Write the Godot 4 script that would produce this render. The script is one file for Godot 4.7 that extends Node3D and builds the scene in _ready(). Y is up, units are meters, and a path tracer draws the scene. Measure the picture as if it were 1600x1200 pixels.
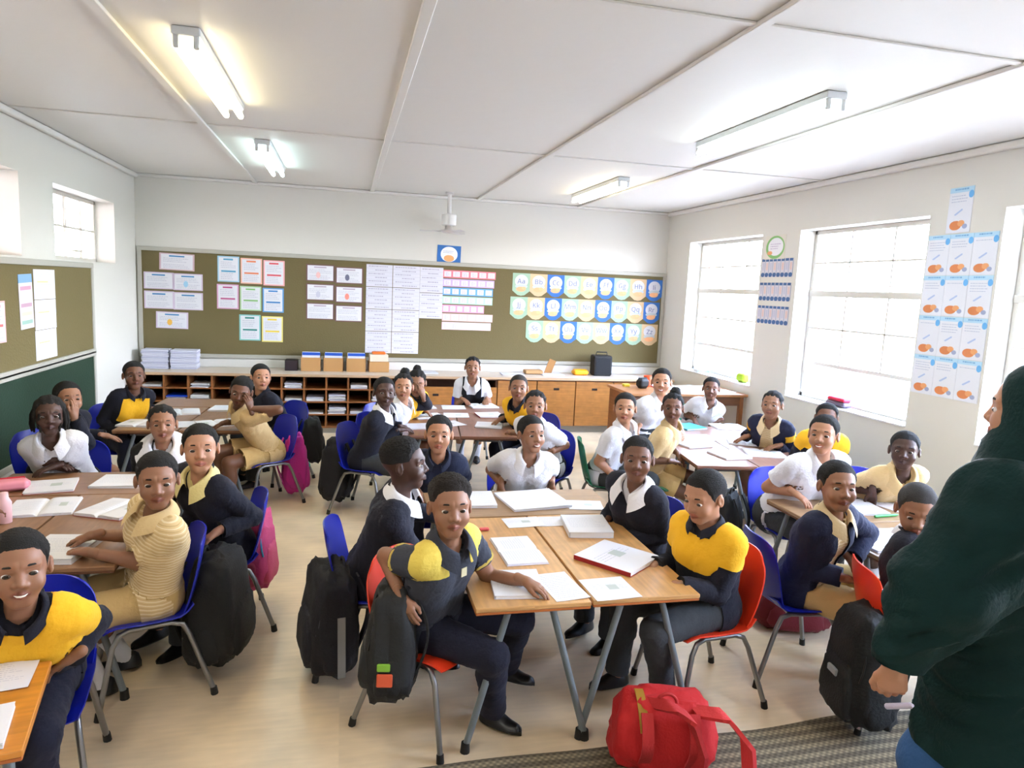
extends Node3D
# A primary-school classroom, x to the right, z towards the camera, metres.

class Mb:
	var v := PackedVector3Array()
	var n := PackedVector3Array()
	var uv := PackedVector2Array()
	var c := PackedColorArray()
	var ix := PackedInt32Array()
	var col := Color.WHITE
	func pt(p: Vector3, nn: Vector3, t := Vector2.ZERO) -> int:
		v.append(p); n.append(nn); uv.append(t); c.append(col)
		return v.size() - 1
	func tri(a: int, b: int, d: int) -> void:
		var g := (v[b] - v[a]).cross(v[d] - v[a])
		if g.length_squared() < 1e-16: return
		if g.dot(n[a] + n[b] + n[d]) > 0.0:
			ix.append(a); ix.append(d); ix.append(b)
		else:
			ix.append(a); ix.append(b); ix.append(d)
	func quad(a: int, b: int, d: int, e: int) -> void:
		tri(a, b, d); tri(a, d, e)
	func box(cen: Vector3, size: Vector3, bev := 0.0, B := Basis.IDENTITY) -> void:
		var h := size * 0.5
		bev = minf(bev, minf(h.x, minf(h.y, h.z)) * 0.9)
		var id := {}
		for k in 8:
			var s := Vector3(1 if k & 1 else -1, 1 if k & 2 else -1, 1 if k & 4 else -1)
			for a in 3:
				var p := s * (h - Vector3.ONE * bev)
				p[a] = s[a] * h[a]
				var nn := Vector3.ZERO
				nn[a] = s[a]
				var t := Vector2(p[(a + 1) % 3], p[(a + 2) % 3])
				if a == 0: t = Vector2(p.z, p.y)
				if a == 1: t = Vector2(p.x, p.z)
				id[k * 3 + a] = pt(cen + B * p, B * nn, t)
		for a in 3:
			var b := 1 << ((a + 1) % 3)
			var d := 1 << ((a + 2) % 3)
			for s in 2:
				var o := s << a
				quad(id[o * 3 + a], id[(o | b) * 3 + a], id[(o | b | d) * 3 + a], id[(o | d) * 3 + a])
		if bev <= 0.0: return
		for a in 3:
			var b := (a + 1) % 3
			var d := (a + 2) % 3
			for s in 2:
				for r in 2:
					var o := (s << b) | (r << d)
					quad(id[o * 3 + b], id[(o | 1 << a) * 3 + b], id[(o | 1 << a) * 3 + d], id[o * 3 + d])
		for k in 8: tri(id[k * 3], id[k * 3 + 1], id[k * 3 + 2])
	func tube(ps: Array, r0, seg := 8, caps := true) -> void:
		var side := Vector3.ZERO
		var rows := []
		for i in ps.size():
			var d: Vector3 = (ps[mini(i + 1, ps.size() - 1)] - ps[maxi(i - 1, 0)]).normalized()
			if side == Vector3.ZERO:
				side = d.cross(Vector3.UP if absf(d.y) < 0.9 else Vector3.RIGHT).normalized()
			side = (side - d * side.dot(d)).normalized()
			var up := d.cross(side)
			var r: float = r0[i] if r0 is Array else r0
			var row := []
			for k in seg:
				var q := side * cos(TAU * k / seg) + up * sin(TAU * k / seg)
				row.append(pt(ps[i] + q * r, q, Vector2(float(k) / seg, i)))
			rows.append(row)
		for i in ps.size() - 1:
			for k in seg: quad(rows[i][k], rows[i][(k + 1) % seg], rows[i + 1][(k + 1) % seg], rows[i + 1][k])
		if caps:
			for e in [0, ps.size() - 1]:
				var d: Vector3 = (ps[e] - ps[1 if e == 0 else e - 1]).normalized()
				var m := pt(ps[e], d)
				var ring := []
				for k in seg: ring.append(pt(v[rows[e][k]], d))
				for k in seg: tri(m, ring[k], ring[(k + 1) % seg])
	func lathe(prof: Array, seg := 16, xf := Transform3D()) -> void:
		var rows := []
		for i in prof.size():
			var a: Vector2 = prof[maxi(i - 1, 0)]
			var b: Vector2 = prof[mini(i + 1, prof.size() - 1)]
			var t := (b - a).normalized()
			var nn := Vector2(t.y, -t.x)
			var row := []
			for k in seg + 1:
				var w := TAU * k / seg
				row.append(pt(xf * Vector3(prof[i].x * cos(w), prof[i].y, prof[i].x * sin(w)), xf.basis * Vector3(nn.x * cos(w), nn.y, nn.x * sin(w)), Vector2(float(k) / seg, float(i) / prof.size())))
			rows.append(row)
		for i in prof.size() - 1:
			for k in seg: quad(rows[i][k], rows[i][k + 1], rows[i + 1][k + 1], rows[i + 1][k])
	# a surface f(u, v) with both faces and its rim when thick > 0; s turns the normal
	func surf(nu: int, nv: int, f: Callable, s := 1.0, thick := 0.0) -> void:
		var g := []
		for j in nv + 1:
			for i in nu + 1: g.append(f.call(float(i) / nu, float(j) / nv))
		var at := func(i: int, j: int) -> Vector3: return g[clampi(j, 0, nv) * (nu + 1) + clampi(i, 0, nu)]
		var top := []
		var bot := []
		for j in nv + 1:
			for i in nu + 1:
				var du: Vector3 = at.call(i + 1, j) - at.call(i - 1, j)
				var dv: Vector3 = at.call(i, j + 1) - at.call(i, j - 1)
				var nn := du.cross(dv).normalized() * s
				if nn == Vector3.ZERO: nn = Vector3.UP
				var t := Vector2(float(i) / nu, float(j) / nv)
				top.append(pt(at.call(i, j), nn, t))
				if thick > 0.0: bot.append(pt(at.call(i, j) - nn * thick, -nn, t))
		var w := nu + 1
		for j in nv:
			for i in nu:
				var a := j * w + i
				quad(top[a], top[a + 1], top[a + w + 1], top[a + w])
				if thick > 0.0: quad(bot[a], bot[a + 1], bot[a + w + 1], bot[a + w])
		if thick > 0.0:
			var rim := []
			for i in nu: rim.append([i, i + 1])
			for j in nv: rim.append([j * w + nu, (j + 1) * w + nu])
			for i in nu: rim.append([nv * w + nu - i, nv * w + nu - i - 1])
			for j in nv: rim.append([(nv - j) * w, (nv - j - 1) * w])
			var mid := Vector3.ZERO
			for p in g: mid += p / g.size()
			for e in rim:
				var p0: Vector3 = v[top[e[0]]]
				var p1: Vector3 = v[top[e[1]]]
				var nn := (p1 - p0).cross(n[top[e[0]]]).normalized()
				if nn.dot((p0 + p1) * 0.5 - mid) < 0.0: nn = -nn
				quad(pt(p0, nn), pt(p1, nn), pt(v[bot[e[1]]], nn), pt(v[bot[e[0]]], nn))
	func mesh() -> ArrayMesh:
		var m := ArrayMesh.new()
		var a := []
		a.resize(Mesh.ARRAY_MAX)
		a[Mesh.ARRAY_VERTEX] = v; a[Mesh.ARRAY_NORMAL] = n; a[Mesh.ARRAY_TEX_UV] = uv; a[Mesh.ARRAY_COLOR] = c; a[Mesh.ARRAY_INDEX] = ix
		m.add_surface_from_arrays(Mesh.PRIMITIVE_TRIANGLES, a)
		return m

# ---------- naming, materials, textures ----------
var counts := {}
var mats := {}
var rng := RandomNumberGenerator.new()
var weave: NoiseTexture2D
var grainy: NoiseTexture2D

func numbered(parent: Node, called: String) -> String:
	var key := str(parent.get_instance_id()) + called
	counts[key] = counts.get(key, -1) + 1
	return called if counts[key] == 0 else "%s_%03d" % [called, counts[key]]

func put(called: String, m: Mesh, mat: Material, parent: Node = self) -> MeshInstance3D:
	var o := MeshInstance3D.new()
	o.name = numbered(parent, called)
	o.mesh = m
	if mat: o.material_override = mat
	parent.add_child(o, true)
	return o

func tag(o: Node, label: String, category: String, group := "") -> Node:
	o.set_meta("label", label); o.set_meta("category", category)
	if group: o.set_meta("group", group)
	return o

func thing(called: String, label: String, category: String, at := Vector3.ZERO, yaw := 0.0, group := "") -> Node3D:
	var o := Node3D.new()
	o.name = numbered(self, called)
	o.position = at
	o.rotation.y = deg_to_rad(yaw)
	add_child(o, true)
	tag(o, label, category, group)
	return o

func struct(called: String, m: Mesh, mat: Material) -> MeshInstance3D:
	var o := put(called, m, mat)
	o.set_meta("kind", "structure")
	return o

func mat(col: Color, rough := 0.7, kind := "") -> StandardMaterial3D:
	var key := str(col) + str(rough) + kind
	if mats.has(key): return mats[key]
	var m := StandardMaterial3D.new()
	m.albedo_color = col
	m.roughness = rough
	m.vertex_color_use_as_albedo = true
	if kind.ends_with("cloth"):
		m.normal_enabled = true; m.normal_texture = weave; m.normal_scale = 0.6
		m.uv1_triplanar = true; m.uv1_scale = Vector3.ONE * 5
		m.metallic_specular = 0.5 if kind == "cloth" else 0.22
		m.rim_enabled = kind == "cloth"; m.rim = 0.2; m.rim_tint = 0.6
	elif kind == "hair":
		m.normal_enabled = true; m.normal_texture = grainy; m.normal_scale = 1.6
		m.uv1_triplanar = true; m.uv1_scale = Vector3.ONE * 9
	elif kind == "skin":
		m.subsurf_scatter_enabled = true; m.subsurf_scatter_strength = 0.12
	elif kind == "metal":
		m.metallic = 0.85
	elif kind == "wood":
		m.albedo_texture = wood_tex
		m.uv1_scale = Vector3(1.0, 1.0, 1.0)
		m.clearcoat_enabled = true; m.clearcoat = 0.25; m.clearcoat_roughness = 0.35
	mats[key] = m
	return m

var wood_tex: ImageTexture
func make_wood() -> void:
	var im := Image.create(256, 256, false, Image.FORMAT_RGB8)
	var f := FastNoiseLite.new()
	f.seed = 4; f.frequency = 0.02; f.fractal_octaves = 4
	for y in 256:
		for x in 256:
			var t := f.get_noise_2d(x * 0.35, y * 7.0) * 0.5 + f.get_noise_2d(x * 1.5 + 900, y * 1.5) * 0.35
			var k := 0.9 + t * 0.2
			im.set_pixel(x, y, Color(k, k * 0.985, k * 0.96))
	wood_tex = ImageTexture.create_from_image(im)

func img_mat(im: Image, rough := 0.6) -> StandardMaterial3D:
	var m := StandardMaterial3D.new()
	m.albedo_texture = ImageTexture.create_from_image(im)
	m.roughness = rough
	return m

func blot(im: Image, cx: float, cy: float, rx: float, ry: float, col: Color) -> void:
	for y in range(maxi(0, int(cy - ry)), mini(im.get_height(), int(cy + ry) + 1)):
		for x in range(maxi(0, int(cx - rx)), mini(im.get_width(), int(cx + rx) + 1)):
			if pow((x - cx) / rx, 2) + pow((y - cy) / ry, 2) <= 1.0: im.set_pixel(x, y, col)

# short dark runs that read as lines of writing
func lines(im: Image, x0: int, x1: int, y0: int, y1: int, step: int, col: Color, tall := 2) -> void:
	var y := y0
	while y + tall <= y1:
		var x := x0
		var end := x1 - rng.randi_range(0, int((x1 - x0) * 0.3))
		while x < end:
			var w := rng.randi_range(3, 9)
			im.fill_rect(Rect2i(x, y, mini(w, end - x), tall), col)
			x += w + 2
		y += step

func sheet_mesh(w: float, h: float, t := 0.003) -> ArrayMesh:
	var b := Mb.new()
	b.box(Vector3(0, 0, t * 0.5), Vector3(w, h, t))
	for k in b.v.size(): b.uv[k] = Vector2(b.v[k].x / w + 0.5, 0.5 - b.v[k].y / h)
	return b.mesh()

func cloth_noise(freq: float, sd: int, bump: float) -> NoiseTexture2D:
	var t := NoiseTexture2D.new()
	var f := FastNoiseLite.new()
	f.seed = sd; f.frequency = freq; f.fractal_octaves = 3
	t.width = 256; t.height = 256; t.seamless = true; t.as_normal_map = true; t.bump_strength = bump; t.noise = f
	return t

# ---------- bodies: tapered capsules joined by a smooth minimum, meshed as surface nets ----------
# bone: [a, b, ra, rb, k, id]
func field(bones: Array, h: float, margin := 0.05) -> Dictionary:
	var lo := Vector3.ONE * 1e9
	var hi := -lo
	for b in bones:
		var r: float = maxf(b[2], b[3]) + margin
		for p: Vector3 in [b[0], b[1]]:
			lo = lo.min(p - Vector3.ONE * r); hi = hi.max(p + Vector3.ONE * r)
	var nx := int((hi.x - lo.x) / h) + 2
	var ny := int((hi.y - lo.y) / h) + 2
	var nz := int((hi.z - lo.z) / h) + 2
	var D := PackedFloat32Array()
	D.resize(nx * ny * nz); D.fill(1.0)
	var R := D.duplicate()
	var B := PackedByteArray()
	B.resize(nx * ny * nz)
	for b in bones:
		var a: Vector3 = b[0]
		var ba: Vector3 = b[1] - b[0]
		var inv := 1.0 / maxf(ba.length_squared(), 1e-9)
		var ra: float = b[2]
		var dr: float = b[3] - b[2]
		var k: float = b[4]
		var id: int = b[5]
		var m: float = maxf(b[2], b[3]) + maxf(k, h * 2.5)
		var cut := maxf(k, h * 2.5)
		var p0: Vector3 = (b[0].min(b[1]) - Vector3.ONE * m - lo) / h
		var p1: Vector3 = (b[0].max(b[1]) + Vector3.ONE * m - lo) / h
		for z in range(maxi(0, int(p0.z)), mini(nz, int(p1.z) + 2)):
			for y in range(maxi(0, int(p0.y)), mini(ny, int(p1.y) + 2)):
				var i := nx * (y + ny * z) + maxi(0, int(p0.x))
				var p := lo + Vector3(maxi(0, int(p0.x)), y, z) * h - a
				for x in range(maxi(0, int(p0.x)), mini(nx, int(p1.x) + 2)):
					var t := clampf(p.dot(ba) * inv, 0.0, 1.0)
					var d := (p - ba * t).length() - ra - dr * t
					if d < cut:
						if d < R[i]:
							R[i] = d; B[i] = id
						var o := D[i]
						if o > 0.9: D[i] = d
						else:
							var q := k - absf(o - d)
							D[i] = minf(o, d) - (q * q / (4.0 * k) if q > 0.0 else 0.0)
					i += 1
					p.x += h
	return nets(D, B, nx, ny, nz, lo, h)

func nets(D: PackedFloat32Array, B: PackedByteArray, nx: int, ny: int, nz: int, lo: Vector3, h: float) -> Dictionary:
	var V := PackedVector3Array()
	var N := PackedVector3Array()
	var T := PackedByteArray()
	var I := PackedInt32Array()
	var map := PackedInt32Array()
	map.resize(nx * ny * nz); map.fill(-1)
	var sy := nx
	var sz := nx * ny
	var far := h * 2.0
	for z in nz - 1:
		for y in ny - 1:
			var i := sy * y + sz * z - 1
			for x in nx - 1:
				i += 1
				var c0 := D[i]
				if c0 > far or c0 < -far: continue
				var c1 := D[i + 1]
				var c2 := D[i + sy]
				var c3 := D[i + sy + 1]
				var c4 := D[i + sz]
				var c5 := D[i + sz + 1]
				var c6 := D[i + sz + sy]
				var c7 := D[i + sz + sy + 1]
				var neg := int(c0 < 0) + int(c1 < 0) + int(c2 < 0) + int(c3 < 0) + int(c4 < 0) + int(c5 < 0) + int(c6 < 0) + int(c7 < 0)
				if neg == 0 or neg == 8: continue
				var s := Vector3.ZERO
				var k := 0
				if (c0 < 0) != (c1 < 0): s += Vector3(c0 / (c0 - c1), 0, 0); k += 1
				if (c2 < 0) != (c3 < 0): s += Vector3(c2 / (c2 - c3), 1, 0); k += 1
				if (c4 < 0) != (c5 < 0): s += Vector3(c4 / (c4 - c5), 0, 1); k += 1
				if (c6 < 0) != (c7 < 0): s += Vector3(c6 / (c6 - c7), 1, 1); k += 1
				if (c0 < 0) != (c2 < 0): s += Vector3(0, c0 / (c0 - c2), 0); k += 1
				if (c1 < 0) != (c3 < 0): s += Vector3(1, c1 / (c1 - c3), 0); k += 1
				if (c4 < 0) != (c6 < 0): s += Vector3(0, c4 / (c4 - c6), 1); k += 1
				if (c5 < 0) != (c7 < 0): s += Vector3(1, c5 / (c5 - c7), 1); k += 1
				if (c0 < 0) != (c4 < 0): s += Vector3(0, 0, c0 / (c0 - c4)); k += 1
				if (c1 < 0) != (c5 < 0): s += Vector3(1, 0, c1 / (c1 - c5)); k += 1
				if (c2 < 0) != (c6 < 0): s += Vector3(0, 1, c2 / (c2 - c6)); k += 1
				if (c3 < 0) != (c7 < 0): s += Vector3(1, 1, c3 / (c3 - c7)); k += 1
				map[i] = V.size()
				V.append(lo + (Vector3(x, y, z) + s / k) * h)
				N.append(Vector3(c1 + c3 + c5 + c7 - c0 - c2 - c4 - c6, c2 + c3 + c6 + c7 - c0 - c1 - c4 - c5, c4 + c5 + c6 + c7 - c0 - c1 - c2 - c3).normalized())
				T.append(B[i])
				if x == 0 or y == 0 or z == 0: continue
				for e in 3:
					var n1 := c1 if e == 0 else (c2 if e == 1 else c4)
					if (c0 < 0) == (n1 < 0): continue
					var u := sy if e == 0 else (sz if e == 1 else 1)
					var w := sz if e == 0 else (1 if e == 1 else sy)
					var a := map[i]
					var b := map[i - u]
					var c := map[i - u - w]
					var d := map[i - w]
					if a < 0 or b < 0 or c < 0 or d < 0: continue
					if c0 < 0:
						I.append_array([a, d, c, a, c, b])
					else:
						I.append_array([a, c, d, a, b, c])
	return {"v": V, "n": N, "t": T, "i": I}

func ell(p: Vector3, c: Vector3, r: Vector3) -> float:
	var q := (p - c) / r
	var k0 := q.length()
	var k1 := (q / r).length()
	return k0 * (k0 - 1.0) / maxf(k1, 1e-6)

func cap(p: Vector3, a: Vector3, b: Vector3, ra: float, rb: float) -> float:
	var ba := b - a
	var t := clampf((p - a).dot(ba) / ba.length_squared(), 0.0, 1.0)
	return (p - a - ba * t).length() - lerpf(ra, rb, t)

func smin(a: float, b: float, k: float) -> float:
	var q := maxf(k - absf(a - b), 0.0)
	return minf(a, b) - q * q / (4.0 * k)

# a child's head about its ears: +z is the face, chin -0.105, crown 0.108
func head_d(p: Vector3) -> float:
	var m := Vector3(absf(p.x), p.y, p.z)
	var d := ell(p, Vector3(0, 0.03, -0.014), Vector3(0.073, 0.078, 0.091))
	d = smin(d, ell(p, Vector3(0, -0.03, 0.016), Vector3(0.059, 0.072, 0.064)), 0.03)
	d = smin(d, cap(p, Vector3(-0.012, -0.087, 0.05), Vector3(0.012, -0.087, 0.05), 0.017, 0.017), 0.025)
	d = smin(d, ell(m, Vector3(0.034, -0.032, 0.052), Vector3(0.026, 0.026, 0.024)), 0.02)
	d = smin(d, cap(m, Vector3(0.008, 0.024, 0.075), Vector3(0.043, 0.022, 0.06), 0.008, 0.007), 0.014)
	d = -smin(-d, ell(m, Vector3(0.031, 0.003, 0.09), Vector3(0.02, 0.012, 0.018)), 0.012)
	d = smin(d, cap(m, Vector3(0.017, 0.0095, 0.0725), Vector3(0.045, 0.008, 0.0595), 0.0055, 0.005), 0.004)
	d = smin(d, cap(p, Vector3(0, 0.008, 0.074), Vector3(0, -0.024, 0.09), 0.007, 0.0105), 0.012)
	d = smin(d, (m - Vector3(0.0125, -0.029, 0.082)).length() - 0.0085, 0.008)
	d = smin(d, cap(m, Vector3(0, -0.053, 0.0815), Vector3(0.022, -0.057, 0.07), 0.0065, 0.003), 0.006)
	d = smin(d, cap(m, Vector3(0, -0.064, 0.0805), Vector3(0.019, -0.06, 0.071), 0.0075, 0.003), 0.005)
	d = smin(d, cap(p, Vector3(0, -0.05, -0.018), Vector3(0, -0.16, -0.03), 0.041, 0.043), 0.03)
	var e := ell(m, Vector3(0.0765, -0.006, -0.012), Vector3(0.0095, 0.027, 0.0165))
	e = -smin(-e, ell(m, Vector3(0.087, -0.002, -0.005), Vector3(0.008, 0.016, 0.009)), 0.006)
	return smin(d, e, 0.006)

func head_template(h: float) -> Dictionary:
	var lo := Vector3(-0.105, -0.15, -0.125)
	var nx := int(0.21 / h) + 2
	var ny := int(0.275 / h) + 2
	var nz := int(0.245 / h) + 2
	var D := PackedFloat32Array()
	D.resize(nx * ny * nz); D.fill(1.0)
	var B := PackedByteArray()
	B.resize(nx * ny * nz)
	var s := 4
	for z in range(0, nz, s):
		for y in range(0, ny, s):
			for x in range(0, nx, s):
				var d := head_d(lo + (Vector3(x, y, z) + Vector3.ONE * (s - 1) * 0.5) * h)
				var near := absf(d) < h * s * 1.5
				for c in range(z, mini(nz, z + s)):
					for b in range(y, mini(ny, y + s)):
						for a in range(x, mini(nx, x + s)):
							D[a + nx * (b + ny * c)] = head_d(lo + Vector3(a, b, c) * h) if near else d
	var out := nets(D, B, nx, ny, nz, lo, h)
	var C := PackedColorArray()
	for p: Vector3 in out.v:
		var lip := ell(p, Vector3(0, -0.058, 0.08), Vector3(0.026, 0.0125, 0.02))
		var t := clampf(0.5 - lip / 0.004, 0.0, 1.0)
		var c := Color.WHITE.lerp(Color(0.8, 0.5, 0.48), t)
		var slit := ell(p, Vector3(0, -0.0585, 0.08), Vector3(0.022, 0.0028, 0.02))
		c = c.lerp(Color(0.35, 0.2, 0.18), clampf(0.5 - slit / 0.003, 0.0, 1.0))
		C.append(c)
	out.c = C
	return out

func hairline(p: Vector3, kind: String) -> float:
	# the line's height by angle round the head, from the brow to the nape
	var a := atan2(absf(p.x), p.z + 0.01)
	var knots := [[0.0, 0.071], [0.45, 0.069], [0.75, 0.058], [0.95, 0.036], [1.1, 0.01], [1.25, -0.004], [1.5, 0.0], [1.8, -0.02], [2.2, -0.052], [3.2, -0.06]]
	var y := 0.0
	for k in 9:
		if a >= knots[k][0] and a <= knots[k + 1][0]:
			y = lerpf(knots[k][1], knots[k + 1][1], smoothstep(0.0, 1.0, (a - knots[k][0]) / (knots[k + 1][0] - knots[k][0])))
	var f := p.y - y + 0.003 * nz1.get_noise_3dv(p * 160.0)
	var m := Vector3(absf(p.x), p.y, p.z)
	f = minf(f, (m - Vector3(0.08, -0.006, -0.014)).length() - 0.03)
	if kind == "fade": f = minf(f, p.y - lerpf(0.015, 0.03, clampf((p.z + 0.05) / 0.1, 0, 1)))
	return f

var nz1 := FastNoiseLite.new()

func hair_mesh(H: Dictionary, kind: String) -> ArrayMesh:
	var n: int = H.v.size()
	var K := PackedFloat32Array()
	var O := PackedFloat32Array()
	K.resize(n); O.resize(n)
	var thick: float = {"crop": 0.0055, "buzz": 0.0025, "fade": 0.015, "afro": 0.026, "tied": 0.005, "bun": 0.006, "braids": 0.008, "puff": 0.006}[kind]
	for i in n:
		var p: Vector3 = H.v[i]
		K[i] = hairline(p, kind)
		var t := thick * smoothstep(0.0, 0.03, K[i])
		if kind == "fade": t *= clampf((p.y - 0.02) / 0.05, 0.35, 1.0)
		if kind == "afro": t *= clampf((p.y + 0.05) / 0.1, 0.4, 1.0)
		if kind in ["tied", "bun", "braids", "puff"]: t += 0.0016 * sin(atan2(p.x, p.y + 0.06) * 26.0)
		O[i] = t + nz1.get_noise_3dv(p * 260.0) * minf(t, thick) * 0.4 + 0.0006
	var q := PackedVector3Array()
	q.resize(n)
	var g := shell(H.v, H.n, H.i, K, O, q)
	var b := Mb.new()
	b.v = g.v; b.n = g.n; b.ix = g.i
	b.uv.resize(b.v.size()); b.c.resize(b.v.size()); b.c.fill(Color.WHITE)
	var lumps := []
	if kind == "bun": lumps = [[Vector3(0, 0.1, -0.07), 0.036]]
	elif kind == "puff": lumps = [[Vector3(0.01, 0.112, -0.03), 0.04]]
	for l in lumps:
		var o: Vector3 = l[0]
		var r: float = l[1]
		b.surf(14, 10, func(u: float, w: float) -> Vector3:
			var d := Vector3(cos(u * TAU) * sin(w * PI), cos(w * PI), sin(u * TAU) * sin(w * PI))
			return o + d * r * (1.0 + 0.25 * nz1.get_noise_3dv(d * 90.0)), 1.0)
	if kind == "tied":
		b.tube([Vector3(0, 0.05, -0.1), Vector3(0, 0.06, -0.13), Vector3(0.01, 0.04, -0.16), Vector3(0.015, -0.01, -0.175)], [0.016, 0.026, 0.027, 0.006], 8)
	if kind == "braids":
		for k in 12:
			var a := lerpf(0.55, TAU - 0.55, k / 11.0) + PI * 0.5
			var x := cos(a) * 0.08
			var z := sin(a) * 0.09 - 0.02
			b.tube([Vector3(x * 0.85, 0.05, z * 0.85 - 0.004), Vector3(x * 1.06, 0.01, z * 1.05), Vector3(x * 1.12, -0.04, z * 1.1), Vector3(x * 1.06, -0.085, z * 1.05)], [0.009, 0.011, 0.01, 0.005], 6)
	return b.mesh()

# an offset copy of a skin where keep > 0, with a turned-in rim where it ends
func shell(V: PackedVector3Array, N: PackedVector3Array, I: PackedInt32Array, K: PackedFloat32Array, O: PackedFloat32Array, Q: PackedVector3Array) -> Dictionary:
	var v := PackedVector3Array()
	var uv := PackedVector2Array()
	var ix := PackedInt32Array()
	var remap := PackedInt32Array()
	remap.resize(V.size()); remap.fill(-1)
	for k in V.size():
		if K[k] > 0.0:
			remap[k] = v.size()
			v.append(V[k] + N[k] * O[k])
			uv.append(Vector2(Q[k].x, Q[k].y))
	var cut := {}
	var rims := PackedInt32Array()
	for t in range(0, I.size(), 3):
		var a := I[t]
		var b := I[t + 1]
		var c := I[t + 2]
		var n := int(K[a] > 0) + int(K[b] > 0) + int(K[c] > 0)
		if n == 3:
			ix.append(remap[a]); ix.append(remap[b]); ix.append(remap[c])
		elif n > 0:
			var poly := PackedInt32Array()
			var edge := PackedInt32Array()
			var ring := [a, b, c]
			for e in 3:
				var p: int = ring[e]
				var q: int = ring[(e + 1) % 3]
				if K[p] > 0: poly.append(remap[p])
				if (K[p] > 0) != (K[q] > 0):
					var key := mini(p, q) * 1000000 + maxi(p, q)
					if not cut.has(key):
						var w := K[p] / (K[p] - K[q])
						var base := V[p].lerp(V[q], w)
						var nn := N[p].lerp(N[q], w)
						cut[key] = v.size()
						v.append(base + nn * lerpf(O[p], O[q], w)); uv.append(Vector2(lerpf(Q[p].x, Q[q].x, w), lerpf(Q[p].y, Q[q].y, w)))
						v.append(base - nn * 0.001); uv.append(uv[uv.size() - 1])
					poly.append(cut[key]); edge.append(cut[key])
			for k in range(1, poly.size() - 1):
				ix.append(poly[0]); ix.append(poly[k]); ix.append(poly[k + 1])
			if edge.size() == 2:
				if K[a] > 0 and n == 2 or (n == 1 and K[a] > 0):
					pass
				rims.append(edge[0]); rims.append(edge[1])
	var nn2 := PackedVector3Array()
	nn2.resize(v.size())
	for t in range(0, ix.size(), 3):
		var g := (v[ix[t + 2]] - v[ix[t]]).cross(v[ix[t + 1]] - v[ix[t]])
		nn2[ix[t]] += g; nn2[ix[t + 1]] += g; nn2[ix[t + 2]] += g
	for k in range(0, rims.size(), 2):
		var a := rims[k]
		var b := rims[k + 1]
		nn2[a + 1] = nn2[a]; nn2[b + 1] = nn2[b]
		ix.append_array([a, b, b + 1, a, b + 1, a + 1])
	for k in nn2.size():
		nn2[k] = nn2[k].normalized() if nn2[k].length_squared() > 0 else Vector3.UP
	return {"v": v, "n": nn2, "i": ix, "uv": uv}

# a right hand: wrist at the origin, fingers along +z, back of the hand +y, thumb on +x
func hand_template(curl: float, h: float) -> Dictionary:
	var bones := []
	var xs := [0.021, 0.007, -0.007, -0.02]
	var ls := [0.058, 0.065, 0.06, 0.047]
	for k in 4:
		var root := Vector3(xs[k], 0.001 - 0.002 * absf(k - 1.2), 0.06 - 0.003 * absf(k - 1))
		bones.append([Vector3(xs[k] * 0.6, 0, 0.008), root, 0.0115, 0.0095, 0.012, 0])
		var p := root
		var a := curl * 0.6 + 0.05 * k
		for j in 3:
			var l: float = ls[k] * [0.42, 0.32, 0.26][j]
			var q := p + Vector3(xs[k] * 0.12, -sin(a), cos(a)) * l
			bones.append([p, q, 0.0078 - 0.0007 * j, 0.0071 - 0.0008 * j, 0.003, 0])
			p = q
			a += curl
	bones.append([Vector3(0.012, -0.003, 0.015), Vector3(0.031, -0.01, 0.042), 0.0125, 0.0095, 0.01, 0])
	bones.append([Vector3(0.031, -0.01, 0.042), Vector3(0.037, -0.017, 0.064), 0.009, 0.0082, 0.004, 0])
	bones.append([Vector3(0.037, -0.017, 0.064), Vector3(0.033, -0.023, 0.082), 0.008, 0.0065, 0.004, 0])
	bones.append([Vector3(0, 0, -0.035), Vector3(0, 0, 0.012), 0.0195, 0.0185, 0.012, 0])
	return field(bones, h, 0.02)

func mirrored(T: Dictionary) -> Dictionary:
	var m := {"v": T.v.duplicate(), "n": T.n.duplicate(), "i": T.i.duplicate()}
	for k in m.v.size():
		m.v[k].x = -m.v[k].x; m.n[k].x = -m.n[k].x
	m.i.reverse()
	return m

func ik(s: Vector3, t: Vector3, a: float, b: float, pole: Vector3) -> Array:
	var d := t - s
	var l := clampf(d.length(), 0.05, (a + b) * 0.995)
	d = d.normalized()
	var x := clampf((a * a - b * b + l * l) / (2.0 * l), -a, a)
	var y := sqrt(maxf(0.0, a * a - x * x))
	var q := (pole - d * pole.dot(d)).normalized()
	return [s + d * x + q * y, s + d * l]

# ---------- people ----------
var headT: Dictionary
var handT := {}
var headmesh := {}
var shared := {}

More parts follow.
